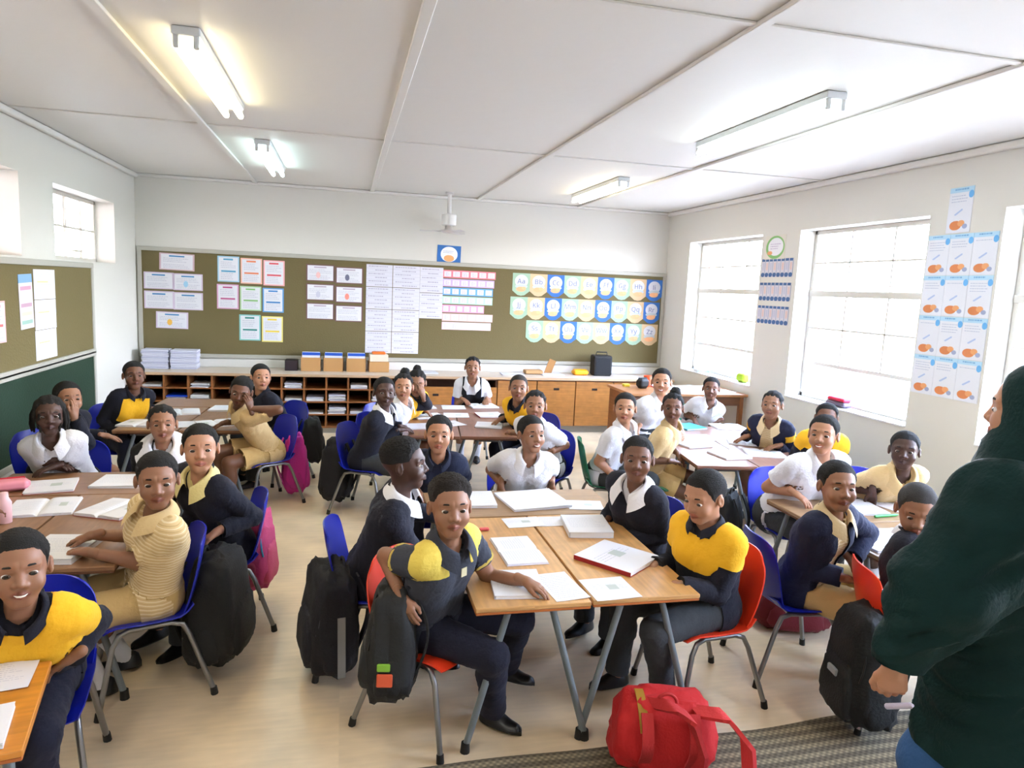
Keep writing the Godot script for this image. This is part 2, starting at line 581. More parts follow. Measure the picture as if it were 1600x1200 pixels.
func keep(kind: String, tagid: int, q: Vector3, d: float, tl: float, g: Dictionary) -> float:
	# tagid 0 torso, 1 neck, 2 arm, 3 leg; q in the chest's frame about the neck base; d along the limb
	var arm := tagid == 2 or tagid == 6
	if tagid == 3 or tagid == 4: tagid = tagid
	elif arm: tagid = 2 if not g.has("arm") or g.arm == tagid else 1
	match kind:
		"top":
			if tagid == 2: return g.sl - d
			if tagid >= 3: return g.hem - d
			var front := clampf((q.z + 0.02) / 0.05, 0, 1)
			var lim: float = lerpf(0.03, 0.012, front) - g.vd * front * maxf(0.0, 1.0 - absf(q.x) / 0.062)
			return lim - q.y
		"bib":
			if tagid == 2: return -0.02
			if tagid >= 3: return g.hem - d
			var front := clampf((q.z + 0.02) / 0.05, 0, 1)
			var scoop := lerpf(0.0, -0.12, front) if absf(q.x) < 0.05 else lerpf(0.0, -0.12, front) + (absf(q.x) - 0.05) * 8.0
			return minf(scoop - q.y, 0.098 - absf(q.x) if q.y > -0.16 else 0.02)
		"open":
			if tagid == 2: return g.sl - d
			if tagid >= 3: return g.hem - d
			return minf(0.02 - q.y, absf(q.x) - 0.05 - maxf(0.0, -0.1 - q.y) * 0.12 if q.z > 0.0 else 0.03)
		"under":
			if tagid > 1: return -0.02
			return minf(minf(0.02 - q.y - (0.05 * maxf(0.0, 1.0 - absf(q.x) / 0.04) if q.z > 0.0 else 0.0), q.y + 0.2), 0.09 - absf(q.x))
		"legs":
			if tagid >= 3: return g.len - d
			if tagid == 0: return -(q.y + tl - 0.07)
			return -0.05
		"sock":
			if tagid == g.leg: return d - g.from
			return -0.05
		"chest":
			if tagid == 2: return 0.1 - d
			if tagid > 0: return -0.02
			return minf(q.y + 0.205 - absf(q.x) * 0.25, -0.04 - q.y + maxf(0.0, absf(q.x) - 0.06) * 2.0)
		"front":
			if tagid > 0: return -0.02
			return minf(minf(q.y + 0.25 - absf(q.x) * 0.2, -0.03 - q.y), minf(0.105 - absf(q.x), q.z + 0.03))
		"shoulder":
			if arm: return minf(0.075 - d, g.side * q.x)
			if tagid > 0: return -0.02
			return minf(g.side * q.x - 0.062, q.y + 0.09)
		"cuff":
			if arm and tagid == 2: return minf(d - g.a, g.b - d)
			return -0.05
	return -1.0

func outfit(s: Dictionary, arm: float, thigh: float) -> Array:
	var o := []
	var white := Color(0.87, 0.87, 0.895)
	var navy: Color = s.get("navy", Color(0.055, 0.065, 0.13))
	var cream := Color(0.86, 0.78, 0.6)
	var tan := Color(0.84, 0.72, 0.52)
	var yellow := Color(0.95, 0.72, 0.13)
	match s.top:
		"ws": o.append({"name": "shirt", "kind": "top", "sl": s.get("sl", 0.15), "hem": 0.07, "vd": 0.07, "off": 0.011, "flare": 0.014, "col": white})
		"bs": o.append({"name": "shirt", "kind": "top", "sl": 0.15, "hem": 0.06, "vd": 0.06, "off": 0.011, "flare": 0.014, "col": tan, "stripe": s.has("stripe")})
		"js":
			o.append({"name": "shirt", "kind": "under", "off": 0.007, "flare": 0.0, "col": s.get("collar", white)})
			o.append({"name": "jersey", "kind": "top", "sl": arm - 0.012, "hem": 0.05, "vd": 0.1, "off": 0.015, "flare": 0.005, "col": navy})
		"ty":
			o.append({"name": "jacket", "kind": "top", "sl": arm - 0.01, "hem": 0.05, "vd": 0.03, "off": 0.016, "flare": 0.004, "col": navy})
			if s.get("panel", "chest") == "shoulder":
				for e in [1.0, -1.0]: o.append({"name": "yellow_panel", "kind": "shoulder", "side": e, "off": 0.019, "flare": 0.0, "col": yellow})
			else: o.append({"name": "yellow_panel", "kind": s.get("panel", "chest"), "off": 0.019, "flare": 0.0, "col": yellow})
		"tj": o.append({"name": "jacket", "kind": "top", "sl": arm - 0.01, "hem": 0.05, "vd": 0.035, "off": 0.016, "flare": 0.004, "col": Color(0.09, 0.12, 0.22)})
		"po":
			o.append({"name": "polo_shirt", "kind": "top", "sl": 0.13, "hem": 0.07, "vd": 0.07, "off": 0.012, "flare": 0.012, "col": Color(0.2, 0.215, 0.26)})
			for e in [1.0, -1.0]: o.append({"name": "yellow_panel", "kind": "shoulder", "side": e, "off": 0.0145, "flare": 0.0, "col": Color(0.88, 0.78, 0.35)})
			for e in [2, 6]: o.append({"name": "sleeve_band", "kind": "cuff", "arm": e, "a": 0.112, "b": 0.124, "off": 0.026, "flare": 0.0, "col": Color(0.8, 0.7, 0.35)})
		"pf":
			o.append({"name": "shirt", "kind": "top", "sl": 0.14, "hem": 0.0, "vd": 0.06, "off": 0.01, "flare": 0.014, "col": white})
			o.append({"name": "pinafore", "kind": "bib", "hem": 0.22, "off": 0.018, "flare": 0.02, "col": Color(0.04, 0.045, 0.085)})
		"cd":
			o.append({"name": "shirt", "kind": "top", "sl": 0.1, "hem": 0.05, "vd": 0.06, "off": 0.009, "flare": 0.0, "col": Color(0.83, 0.74, 0.58), "stripe": true})
			o.append({"name": "cardigan", "kind": "open", "sl": arm - 0.02, "hem": 0.04, "off": 0.018, "flare": 0.006, "col": Color(0.06, 0.085, 0.2)})
			if s.has("panel"):
				for e in [2, 6]: o.append({"name": "yellow_panel", "kind": "cuff", "arm": e, "a": 0.03, "b": 0.085, "off": 0.0215, "flare": 0.0, "col": yellow})
	match s.bot:
		"navy": o.append({"name": "trousers", "kind": "legs", "len": thigh * 1.94, "off": 0.013, "flare": 0.01, "col": Color(0.06, 0.07, 0.15)})
		"grey": o.append({"name": "trousers", "kind": "legs", "len": thigh * 1.94, "off": 0.013, "flare": 0.01, "col": Color(0.2, 0.215, 0.23)})
		"tan": o.append({"name": "shorts", "kind": "legs", "len": thigh * 0.72, "off": 0.014, "flare": 0.018, "col": Color(0.8, 0.67, 0.44)})
		"skirt": o.append({"name": "skirt", "kind": "legs", "len": thigh * 0.85, "off": 0.018, "flare": 0.02, "col": Color(0.05, 0.055, 0.1)})
	if s.bot in ["tan", "skirt"]:
		for e in 2: o.append({"name": "sock", "kind": "sock", "leg": 3 + e, "from": thigh * 1.62, "off": 0.006, "flare": 0.0, "col": Color(0.88, 0.88, 0.9)})
	return o

func face_dir(yaw: float) -> Vector3:
	return Vector3(sin(deg_to_rad(yaw)), 0, cos(deg_to_rad(yaw)))

func person_data(s: Dictionary) -> Dictionary:
	var sc: float = s.get("sc", 1.0)
	var H: Vector3 = s.H
	var P := Vector3(s.hip.x, s.get("seat", 0.45), s.hip.y)
	var f := face_dir(s.yaw)
	var hyaw: float = rad_to_deg(atan2(-H.x, -H.z)) + s.get("hy", 0.0)
	var HB := Basis.from_euler(Vector3(deg_to_rad(s.get("hp", -4.0)), deg_to_rad(hyaw), deg_to_rad(s.get("roll", 0.0))))
	var hs: float = s.get("hs", 1.06)
	var N := H + HB * Vector3(0, -0.085, -0.022) * hs + Vector3(0, -0.045, 0) * hs
	var up := (N - P).normalized()
	var L := up.cross(f).normalized()
	var F := L.cross(up).normalized()
	var tl := (N - P).length()
	var tw := deg_to_rad(s.get("tw", 0.0))
	var L2 := L.rotated(up, tw)
	var F2 := F.rotated(up, tw)
	var w: float = sc * s.get("w", 1.0)
	var bones := []
	bones.append([P + L * 0.055 * w, P - L * 0.055 * w, 0.086 * w, 0.086 * w, 0.03, 0])
	var C := N - up * 0.125 * sc
	for e in [-1.0, 1.0]:
		bones.append([P + L * e * 0.05 * w + up * 0.03, C + L2 * e * 0.055 * w, 0.076 * w, 0.08 * w, 0.05, 0])
		bones.append([C + L2 * e * 0.06 * w, N - up * 0.045 * sc + L2 * e * 0.098 * w, 0.08 * w, 0.046 * sc, 0.04, 0])
	bones.append([N - up * 0.05 * sc + L2 * 0.08 * w, N - up * 0.05 * sc - L2 * 0.08 * w, 0.048 * sc, 0.048 * sc, 0.04, 0])
	bones.append([N - up * 0.05, N.lerp(H, 0.62), 0.046 * hs, 0.041 * hs, 0.03, 1])
	var la := 0.225 * sc
	var lf := 0.195 * sc
	var th := 0.35 * sc
	var ca := 0.345 * sc
	var out := {"s": s, "joints": [], "hands": [], "feet": [], "head": Transform3D(HB.scaled(Vector3(hs * s.get("hw", 1.0), hs, hs)), H)}
	for e in 2:
		var sg := 1.0 if e == 0 else -1.0   # left, then right
		var S := N - up * 0.055 * sc + L2 * sg * 0.128 * w
		var T: Vector3 = s.get("lh" if e == 0 else "rh", P + F * 0.26 + L * sg * 0.09 + Vector3(0, 0.11, 0))
		var hd: Vector3 = s.get("lhd" if e == 0 else "rhd", Vector3.ZERO)
		var flat := T - S
		flat.y *= 0.25
		var dir := hd.normalized() if hd != Vector3.ZERO else (flat.normalized() + L2 * -sg * 0.25).normalized()
		var r := ik(S, T - dir * 0.05, la, lf, (-up * 0.9 + L2 * sg * 0.22 - F2 * 0.3 + s.get("pole", Vector3.ZERO)).normalized())
		bones.append([S, r[0], 0.043 * sc, 0.034 * sc, 0.022, 2 + e])
		bones.append([r[0], r[1], 0.035 * sc, 0.022 * sc, 0.01, 4 + e])
		var z := dir
		var yv: Vector3 = s.get("lhu" if e == 0 else "rhu", Vector3.UP)
		var x := yv.cross(z).normalized()
		if x == Vector3.ZERO: x = L2
		out.hands.append(Transform3D(Basis(x, z.cross(x), z).scaled(Vector3.ONE * 0.98 * sc), r[1]))
	for e in 2:
		var sg := 1.0 if e == 0 else -1.0
		var S := P + L * sg * 0.07 * w - Vector3(0, 0.0, 0)
		var T: Vector3 = s.get("lf" if e == 0 else "rf", Vector3(P.x, 0.065, P.z) + Vector3(F.x, 0, F.z).normalized() * 0.33 + L * sg * 0.085)
		var r := ik(S, T, th, ca, (Vector3.UP * 0.8 + f * 0.8 + L * sg * 0.12).normalized())
		if s.get("stand", false): r = ik(S, T, th, ca, f)
		bones.append([S, r[0], 0.074 * sc * sqrt(w / sc), 0.052 * sc, 0.03, 6 + e])
		bones.append([r[0], r[0].lerp(r[1], 0.35) - f * 0.008, 0.049 * sc, 0.049 * sc, 0.02, 8 + e])
		bones.append([r[0].lerp(r[1], 0.35) - f * 0.008, r[1] + Vector3(0, -0.01, 0), 0.047 * sc, 0.031 * sc, 0.02, 8 + e])
		var fd: Vector3 = (f + (r[0] - S).normalized() * 0.6) * Vector3(1, 0, 1)
		out.feet.append([r[1], atan2(fd.x, fd.z)])
		out.joints.append([S, r[0], r[1]])
	var cell: float = s.get("cell", 0.0145)
	var D := field(bones, cell)
	# fields on the skin
	var n: int = D.v.size()
	var tags := PackedByteArray()
	tags.resize(n)
	var Q := PackedVector3Array()
	Q.resize(n)
	var dl := PackedFloat32Array()
	dl.resize(n)
	var arms := {}
	for b in bones:
		if b[5] >= 2 and not arms.has(b[5]): arms[b[5]] = b
	for i in n:
		var p: Vector3 = D.v[i]
		var q := p - N
		Q[i] = Vector3(q.dot(L2), q.dot(up), q.dot(F2))
		var id: int = D.t[i]
		if id < 2: tags[i] = id
		else:
			var b: Array = arms[id]
			var a: Vector3 = b[0]
			var bb: Vector3 = b[1] - a
			if id >= 8: bb = out.joints[id - 8][2] - a
			var t := (p - a).dot(bb) / bb.length()
			tags[i] = (6 if id % 2 else 2) if id < 6 else 3 + id % 2
			dl[i] = t + (la if id == 4 or id == 5 else (th if id >= 8 else 0.0))
			if id < 4 or id == 6 or id == 7: dl[i] = minf(dl[i], bb.length())
			elif id < 6: dl[i] = maxf(dl[i], la)
			else: dl[i] = maxf(dl[i], th)
	out.body = D
	out.garments = []
	for g in outfit(s, la + lf, th):
		var K := PackedFloat32Array()
		var O := PackedFloat32Array()
		K.resize(n); O.resize(n)
		for i in n:
			K[i] = keep(g.kind, tags[i], Q[i], dl[i], tl, g)
			if K[i] > -0.04:
				var fold := nz1.get_noise_3dv(D.v[i] * 34.0 * Vector3(1, 0.55, 1))
				O[i] = g.off + g.flare * clampf(1.0 - K[i] / 0.16, 0, 1) * (0.0 if tags[i] < 2 else 1.0) + fold * (0.0045 if g.off > 0.008 else 0.001)
				if tags[i] == 0: O[i] += 0.008 * clampf(-Q[i].y / tl, 0, 1)
		var sh := shell(D.v, D.n, D.i, K, O, Q)
		sh.g = g
		out.garments.append(sh)
	# collar: a band that stands round the neck and folds down
	out.collar = {}
	if s.top in ["ws", "bs", "js", "ty", "tj", "po", "pf", "cd"]:
		var b := Mb.new()
		var fold := 1.0 if not s.top in ["ty", "tj"] else 0.45
		var big: float = s.get("cb", 1.0)
		b.surf(30, 5, func(u: float, v: float) -> Vector3:
			var a := lerpf(-1.0, 1.0, u) * 2.78
			var fr := clampf((absf(a) - 1.0) / 1.78, 0, 1)
			var prof := [[0.051, 0.0], [0.051, 0.03], [0.056, 0.036], [0.066, 0.026], [0.078, 0.006], [0.083 + 0.014 * fr * big, -0.012 - 0.02 * fr * big]]
			var pr: Array = prof[int(round(v * 5))]
			var rr: float = lerpf(0.058, pr[0], fold) if v > 0.5 else pr[0]
			var hh: float = lerpf(0.04 - 0.01 * v, pr[1], fold) if v > 0.5 else pr[1]
			rr *= hs * lerpf(1.0, big, v)
			var dip := fr * fr * 0.034
			return N + L2 * sin(a) * rr * (1.05 + 0.1 * v * fold) + F2 * (-cos(a) * rr * (1.0 + 0.1 * v) + 0.012 * hs + 0.014 * fr) + up * (hh * 1.0 - dip + 0.004), 1.0)
		out.collar = b
	return out

func arr_surface(m: ArrayMesh, v, n, i, c, mt: Material) -> void:
	var a := []
	a.resize(Mesh.ARRAY_MAX)
	a[Mesh.ARRAY_VERTEX] = v; a[Mesh.ARRAY_NORMAL] = n; a[Mesh.ARRAY_INDEX] = i
	if c == null:
		c = PackedColorArray()
		c.resize(v.size()); c.fill(Color.WHITE)
	a[Mesh.ARRAY_COLOR] = c
	m.add_surface_from_arrays(Mesh.PRIMITIVE_TRIANGLES, a)
	m.surface_set_material(m.get_surface_count() - 1, mt)

const SKINS := [Color(0.27, 0.165, 0.125), Color(0.42, 0.275, 0.2), Color(0.56, 0.39, 0.29), Color(0.68, 0.49, 0.375), Color(0.76, 0.58, 0.47)]

func shoe_mesh() -> ArrayMesh:
	var b := Mb.new()
	b.surf(20, 16, func(u: float, v: float) -> Vector3:
		# v from heel to toe, u round the section
		var z := lerpf(-0.066, 0.138, v)
		var e := sqrt(maxf(0.0, 1.0 - pow(absf(v * 2.0 - 1.0), 5.0)))
		var w := (0.03 + 0.012 * sin(v * PI * 0.9 + 0.4)) * e
		var top := lerpf(0.085, 0.045, smoothstep(0.3, 0.75, v)) * (0.35 + 0.65 * e)
		var a := u * TAU
		var y := sin(a)
		return Vector3(cos(a) * w * (1.0 if y < 0 else 1.0 - 0.25 * y), maxf(0.002, 0.02 + (top - 0.02) * y if y > 0 else 0.02 + 0.018 * y), z), -1.0)
	return b.mesh()

func eye_mesh() -> ArrayMesh:
	var b := Mb.new()
	for j in 13:
		for i in 16:
			var t := PI * j / 12.0 * 0.5 * 1.3
			var a := TAU * i / 16.0
			var d := Vector3(sin(t) * cos(a), sin(t) * sin(a), cos(t))
			b.col = Color(0.01, 0.008, 0.008) if j < 3 else (Color(0.04, 0.02, 0.012) if j < 6 else Color(0.62, 0.57, 0.53))
			b.pt(d * 0.0118, d)
	for j in 12:
		for i in 16: b.quad(j * 16 + i, j * 16 + (i + 1) % 16, (j + 1) * 16 + (i + 1) % 16, (j + 1) * 16 + i)
	return b.mesh()

func brow_mesh(sg: float) -> ArrayMesh:
	var b := Mb.new()
	b.tube([Vector3(sg * 0.013, 0.0235, 0.0795), Vector3(sg * 0.024, 0.0262, 0.0775), Vector3(sg * 0.036, 0.0255, 0.0715), Vector3(sg * 0.046, 0.0195, 0.063)], [0.0022, 0.0036, 0.0032, 0.0014], 6)
	return b.mesh()

var stripe_mat: StandardMaterial3D
func make_stripes() -> void:
	var im := Image.create(16, 64, false, Image.FORMAT_RGB8)
	im.fill(Color(0.86, 0.75, 0.55))
	for k in 4:
		im.fill_rect(Rect2i(0, k * 16, 16, 3), Color(0.93, 0.86, 0.71))
		im.fill_rect(Rect2i(0, k * 16 + 8, 16, 2), Color(0.78, 0.65, 0.44))
	stripe_mat = img_mat(im, 0.9)
	stripe_mat.uv1_scale = Vector3(10, 17, 1)

func build_person(d: Dictionary) -> void:
	var s: Dictionary = d.s
	var at := Vector3(s.hip.x, 0, s.hip.y)
	var back := Transform3D(Basis.IDENTITY, -at)
	var o := thing("person", s.label, "person", at)
	var skin := mat(SKINS[s.skin], 0.5, "skin")
	var m := ArrayMesh.new()
	arr_surface(m, back * (d.body.v as PackedVector3Array), d.body.n, d.body.i, null, skin)
	var hx: Transform3D = back * (d.head as Transform3D)
	var turn := Transform3D(hx.basis.orthonormalized(), Vector3.ZERO)
	arr_surface(m, hx * (headT.v as PackedVector3Array), turn * (headT.n as PackedVector3Array), headT.i, headT.c, skin)
	for e in 2:
		var t: Dictionary = handT[s.get("grip", "rest") + ("_left" if e == 0 else "")]
		var x: Transform3D = back * (d.hands[e] as Transform3D)
		arr_surface(m, x * (t.v as PackedVector3Array), Transform3D(x.basis.orthonormalized(), Vector3.ZERO) * (t.n as PackedVector3Array), t.i, null, skin)
	put("body", m, null, o)
	var hk: String = s.hair
	if not headmesh.has(hk): headmesh[hk] = hair_mesh(headT, hk)
	put("hair", headmesh[hk], mat(s.get("hcol", Color(0.05, 0.04, 0.038)), 0.85, "hair"), o).transform = hx
	for e in [-1.0, 1.0]:
		var y := put("eye", shared.eye, mat(Color.WHITE, 0.15), o)
		y.transform = hx * Transform3D(Basis.from_scale(Vector3(1.12, 0.68, 1.0)), Vector3(e * 0.031, -0.001, 0.0655))
		put("eyebrow", shared["brow%d" % e], mat(Color(0.05, 0.035, 0.03), 0.9), o).transform = hx
	if s.get("smile", false):
		if not shared.has("teeth"):
			var tb := Mb.new()
			tb.tube([Vector3(-0.0165, -0.0555, 0.0795), Vector3(-0.009, -0.0585, 0.0855), Vector3(0, -0.0595, 0.0872), Vector3(0.009, -0.0585, 0.0855), Vector3(0.0165, -0.0555, 0.0795)], [0.0006, 0.0026, 0.003, 0.0026, 0.0006], 8)
			shared.teeth = tb.mesh()
		put("teeth", shared.teeth, mat(Color(0.9, 0.88, 0.84), 0.3), o).transform = hx
	for g in d.garments:
		if g.v.size() < 3 or g.i.size() < 3: continue
		var b := Mb.new()
		b.v = back * (g.v as PackedVector3Array); b.n = g.n; b.ix = g.i; b.uv = g.uv
		b.c.resize(b.v.size()); b.c.fill(Color.WHITE)
		put(g.g.name, b.mesh(), stripe_mat if g.g.get("stripe", false) else mat(g.g.col, 0.92, "cloth"), o)
	if d.collar:
		var b: Mb = d.collar
		b.v = back * b.v
		var cc := {"ws": Color(0.88, 0.88, 0.9), "pf": Color(0.88, 0.88, 0.9), "bs": Color(0.84, 0.73, 0.53), "cd": Color(0.83, 0.74, 0.58), "po": Color(0.17, 0.185, 0.23), "ty": Color(0.055, 0.065, 0.13), "tj": Color(0.08, 0.11, 0.2), "js": s.get("collar", Color(0.88, 0.88, 0.9))}
		put("collar", b.mesh(), mat(cc[s.top], 0.9, "cloth"), o)
	for e in 2:
		var a: Vector3 = d.feet[e][0]
		var sh := put("shoe", shared.shoe, mat(Color(0.02, 0.02, 0.022), 0.35), o)
		sh.transform = Transform3D(Basis(Vector3.UP, d.feet[e][1]).scaled(Vector3.ONE * s.get("sc", 1.0)), a - at - Vector3(0, 0.065, 0))
	if s.get("badge", false):
		var H: Vector3 = d.head.origin
		var b := Mb.new()
		b.box(Vector3.ZERO, Vector3(0.032, 0.036, 0.003), 0.001)
		var F := face_dir(s.yaw + s.get("tw", 0.0))
		var bd := put("chest_badge", b.mesh(), mat(Color(0.8, 0.76, 0.6), 0.8), o)
		bd.transform = Transform3D(Basis(Vector3.UP, deg_to_rad(s.yaw + s.get("tw", 0.0))), Vector3.ZERO)
		bd.position = badge_at(d, F)
		bd.set_meta("label", "pale embroidered school badge")

# where a ray from the chest's middle meets the front of the top
func badge_at(d: Dictionary, F: Vector3) -> Vector3:
	var s: Dictionary = d.s
	var at := Vector3(s.hip.x, 0, s.hip.y)
	var L := Vector3.UP.cross(F)
	var o: Vector3 = (d.head.origin as Vector3) + Vector3(0, -0.27, 0) + L * 0.05 - at
	var best := 0.0
	for g in d.garments:
		for p: Vector3 in g.v:
			var q := p - at - o
			if absf(q.y) < 0.015 and absf(q.dot(L)) < 0.015: best = maxf(best, q.dot(F))
	return o + F * (best + 0.002)

# ---------- furniture and objects ----------
func table_mesh_parts(kind: String, W: float, Dp: float) -> Dictionary:
	var key := "table%s%.2f%.2f" % [kind, W, Dp]
	if shared.has(key): return shared[key]
	var t := Mb.new()
	t.box(Vector3(0, 0.609, 0), Vector3(W, 0.02, Dp), 0.004)
	var e := Mb.new()
	e.box(Vector3(0, 0.594, 0), Vector3(W - 0.004, 0.012, Dp - 0.004), 0.003)
	var ap := Mb.new()
	for sg in [-1.0, 1.0]:
		ap.tube([Vector3(-W * 0.5 + 0.06, 0.575, sg * 0.1), Vector3(W * 0.5 - 0.06, 0.575, sg * 0.1)], 0.014, 8)
		ap.tube([Vector3(sg * (W * 0.5 - 0.06), 0.575, -0.12), Vector3(sg * (W * 0.5 - 0.06), 0.575, 0.12)], 0.013, 8)
	var legs := []
	var caps := []
	for sx in [-1.0, 1.0]:
		for sz in [-1.0, 1.0]:
			var l := Mb.new()
			var top := Vector3(sx * (W * 0.5 - 0.06), 0.58, sz * 0.09)
			var foot := Vector3(sx * (W * 0.5 - 0.03), 0.018, sz * (Dp * 0.5 + 0.015))
			l.tube([top, foot], 0.0145, 10)
			legs.append(l.mesh())
			var c := Mb.new()
			c.tube([foot + Vector3(0, 0.02, 0) - (foot - top).normalized() * 0.005, foot + Vector3(0, -0.017, 0)], [0.0175, 0.02], 10)
			caps.append(c.mesh())
	shared[key] = {"top": t.mesh(), "edge": e.mesh(), "apron": ap.mesh(), "legs": legs, "caps": caps}
	return shared[key]

func school_table(x: float, z: float, yaw: float, kind: String, label: String, group := "", W := 1.07, Dp := 0.475) -> Node3D:
	var p := table_mesh_parts(kind, W, Dp)
	var o := thing("school_table", label, "table", Vector3(x, 0, z), yaw, group)
	var cols := {"orange": Color(0.86, 0.66, 0.42), "grey": Color(0.66, 0.53, 0.4), "brown": Color(0.62, 0.46, 0.33), "red": Color(0.6, 0.42, 0.34), "amber": Color(0.86, 0.56, 0.2)}
	put("tabletop", p.top, mat(cols[kind], 0.36, "wood"), o)
	put("edge_band", p.edge, mat(Color(0.68, 0.38, 0.16) if kind in ["orange", "amber"] else Color(0.42, 0.26, 0.16), 0.5), o)
	put("frame_rail", p.apron, mat(Color(0.3, 0.31, 0.32), 0.4), o)
	for k in 4:
		put("leg", p.legs[k], mat(Color(0.42, 0.45, 0.46), 0.4), o)
		put("foot_cap", p.caps[k], mat(Color(0.06, 0.06, 0.06), 0.6), o)
	return o

func chair_parts() -> Dictionary:
	if shared.has("chair"): return shared.chair
	var seat := Mb.new()
	# seat: dished, turned down at the front; back: a curved panel rising out of it
	seat.surf(12, 14, func(u: float, v: float) -> Vector3:
		var x := (u - 0.5) * 0.38
		var y := 0.372
		var z := lerpf(0.19, -0.155, v)
		var front := clampf((0.2 - v) / 0.2, 0, 1)
		y -= front * front * 0.03
		y += pow(absf(u - 0.5) * 2.0, 3.0) * 0.018 - 0.008 * sin(v * PI)
		var rise := clampf((v - 0.82) / 0.18, 0, 1)
		y += rise * rise * 0.045
		x *= 1.0 - 0.08 * front * front
		return Vector3(x, y, z), 1.0, 0.007)
	var back := Mb.new()
	back.surf(14, 12, func(u: float, v: float) -> Vector3:
		var round := 1.0 - pow(clampf((v - 0.7) / 0.3, 0, 1), 3.0) * 0.16
		var x := (u - 0.5) * (0.36 + 0.03 * sin(v * PI)) * round
		var cx := (u - 0.5) * 2.0
		return Vector3(x, 0.395 + v * 0.32 - pow(absf(cx), 4.0) * 0.03 * v, -0.155 - 0.075 * pow(v, 0.8) + 0.04 * cx * cx), 1.0, 0.007)
	var frames := []
	var feet := []
	for sg in [-1.0, 1.0]:
		var f := Mb.new()
		var ps := [Vector3(sg * 0.205, 0.012, 0.215), Vector3(sg * 0.172, 0.29, 0.155), Vector3(sg * 0.165, 0.338, 0.13), Vector3(sg * 0.16, 0.352, 0.09), Vector3(sg * 0.16, 0.352, -0.07), Vector3(sg * 0.165, 0.338, -0.115), Vector3(sg * 0.172, 0.29, -0.14), Vector3(sg * 0.205, 0.012, -0.235)]
		f.tube(ps, 0.0115, 10)
		frames.append(f.mesh())
		for z in [0.215, -0.235]:
			var c := Mb.new()
			c.tube([Vector3(sg * 0.203, 0.035, z * 0.98), Vector3(sg * 0.206, 0.0, z)], [0.0145, 0.016], 8)
			feet.append(c.mesh())
	var cross := []
	for z in [0.09, -0.07]:
		var c := Mb.new()
		c.tube([Vector3(-0.16, 0.35, z), Vector3(0.16, 0.35, z)], 0.009, 8)
		cross.append(c.mesh())
	shared.chair = {"seat": seat.mesh(), "back": back.mesh(), "frames": frames, "feet": feet, "cross": cross}
	return shared.chair

const CHAIRS := {"blue": Color(0.03, 0.1, 0.62), "orange": Color(0.86, 0.22, 0.1), "green": Color(0.07, 0.42, 0.29)}
func chair(x: float, z: float, yaw: float, col: String, label: String) -> Node3D:
	var p := chair_parts()
	var o := thing("school_chair", label, "chair", Vector3(x, 0, z), yaw, "plastic classroom chairs")
	put("seat", p.seat, mat(CHAIRS[col], 0.38), o)
	put("backrest", p.back, mat(CHAIRS[col], 0.38), o)
	for f in p.frames: put("side_frame", f, mat(Color(0.55, 0.55, 0.55), 0.32, "metal"), o)
	for f in p.cross: put("cross_bar", f, mat(Color(0.55, 0.55, 0.55), 0.32, "metal"), o)
	for f in p.feet: put("foot_cap", f, mat(Color(0.05, 0.05, 0.05), 0.6), o)
	return o

var page_mat: Array = []
func make_pages() -> void:
	for k in 3:
		var im := Image.create(128, 176, false, Image.FORMAT_RGB8)
		im.fill(Color(0.885, 0.885, 0.91))
		lines(im, 12, 118, 14 + 20 * k, 160 - 34 * k, 11, Color(0.72, 0.73, 0.8), 2)
		if k == 2: im.fill_rect(Rect2i(60, 60, 30, 40), Color(0.72, 0.75, 0.74))
		page_mat.append(img_mat(im, 0.55))

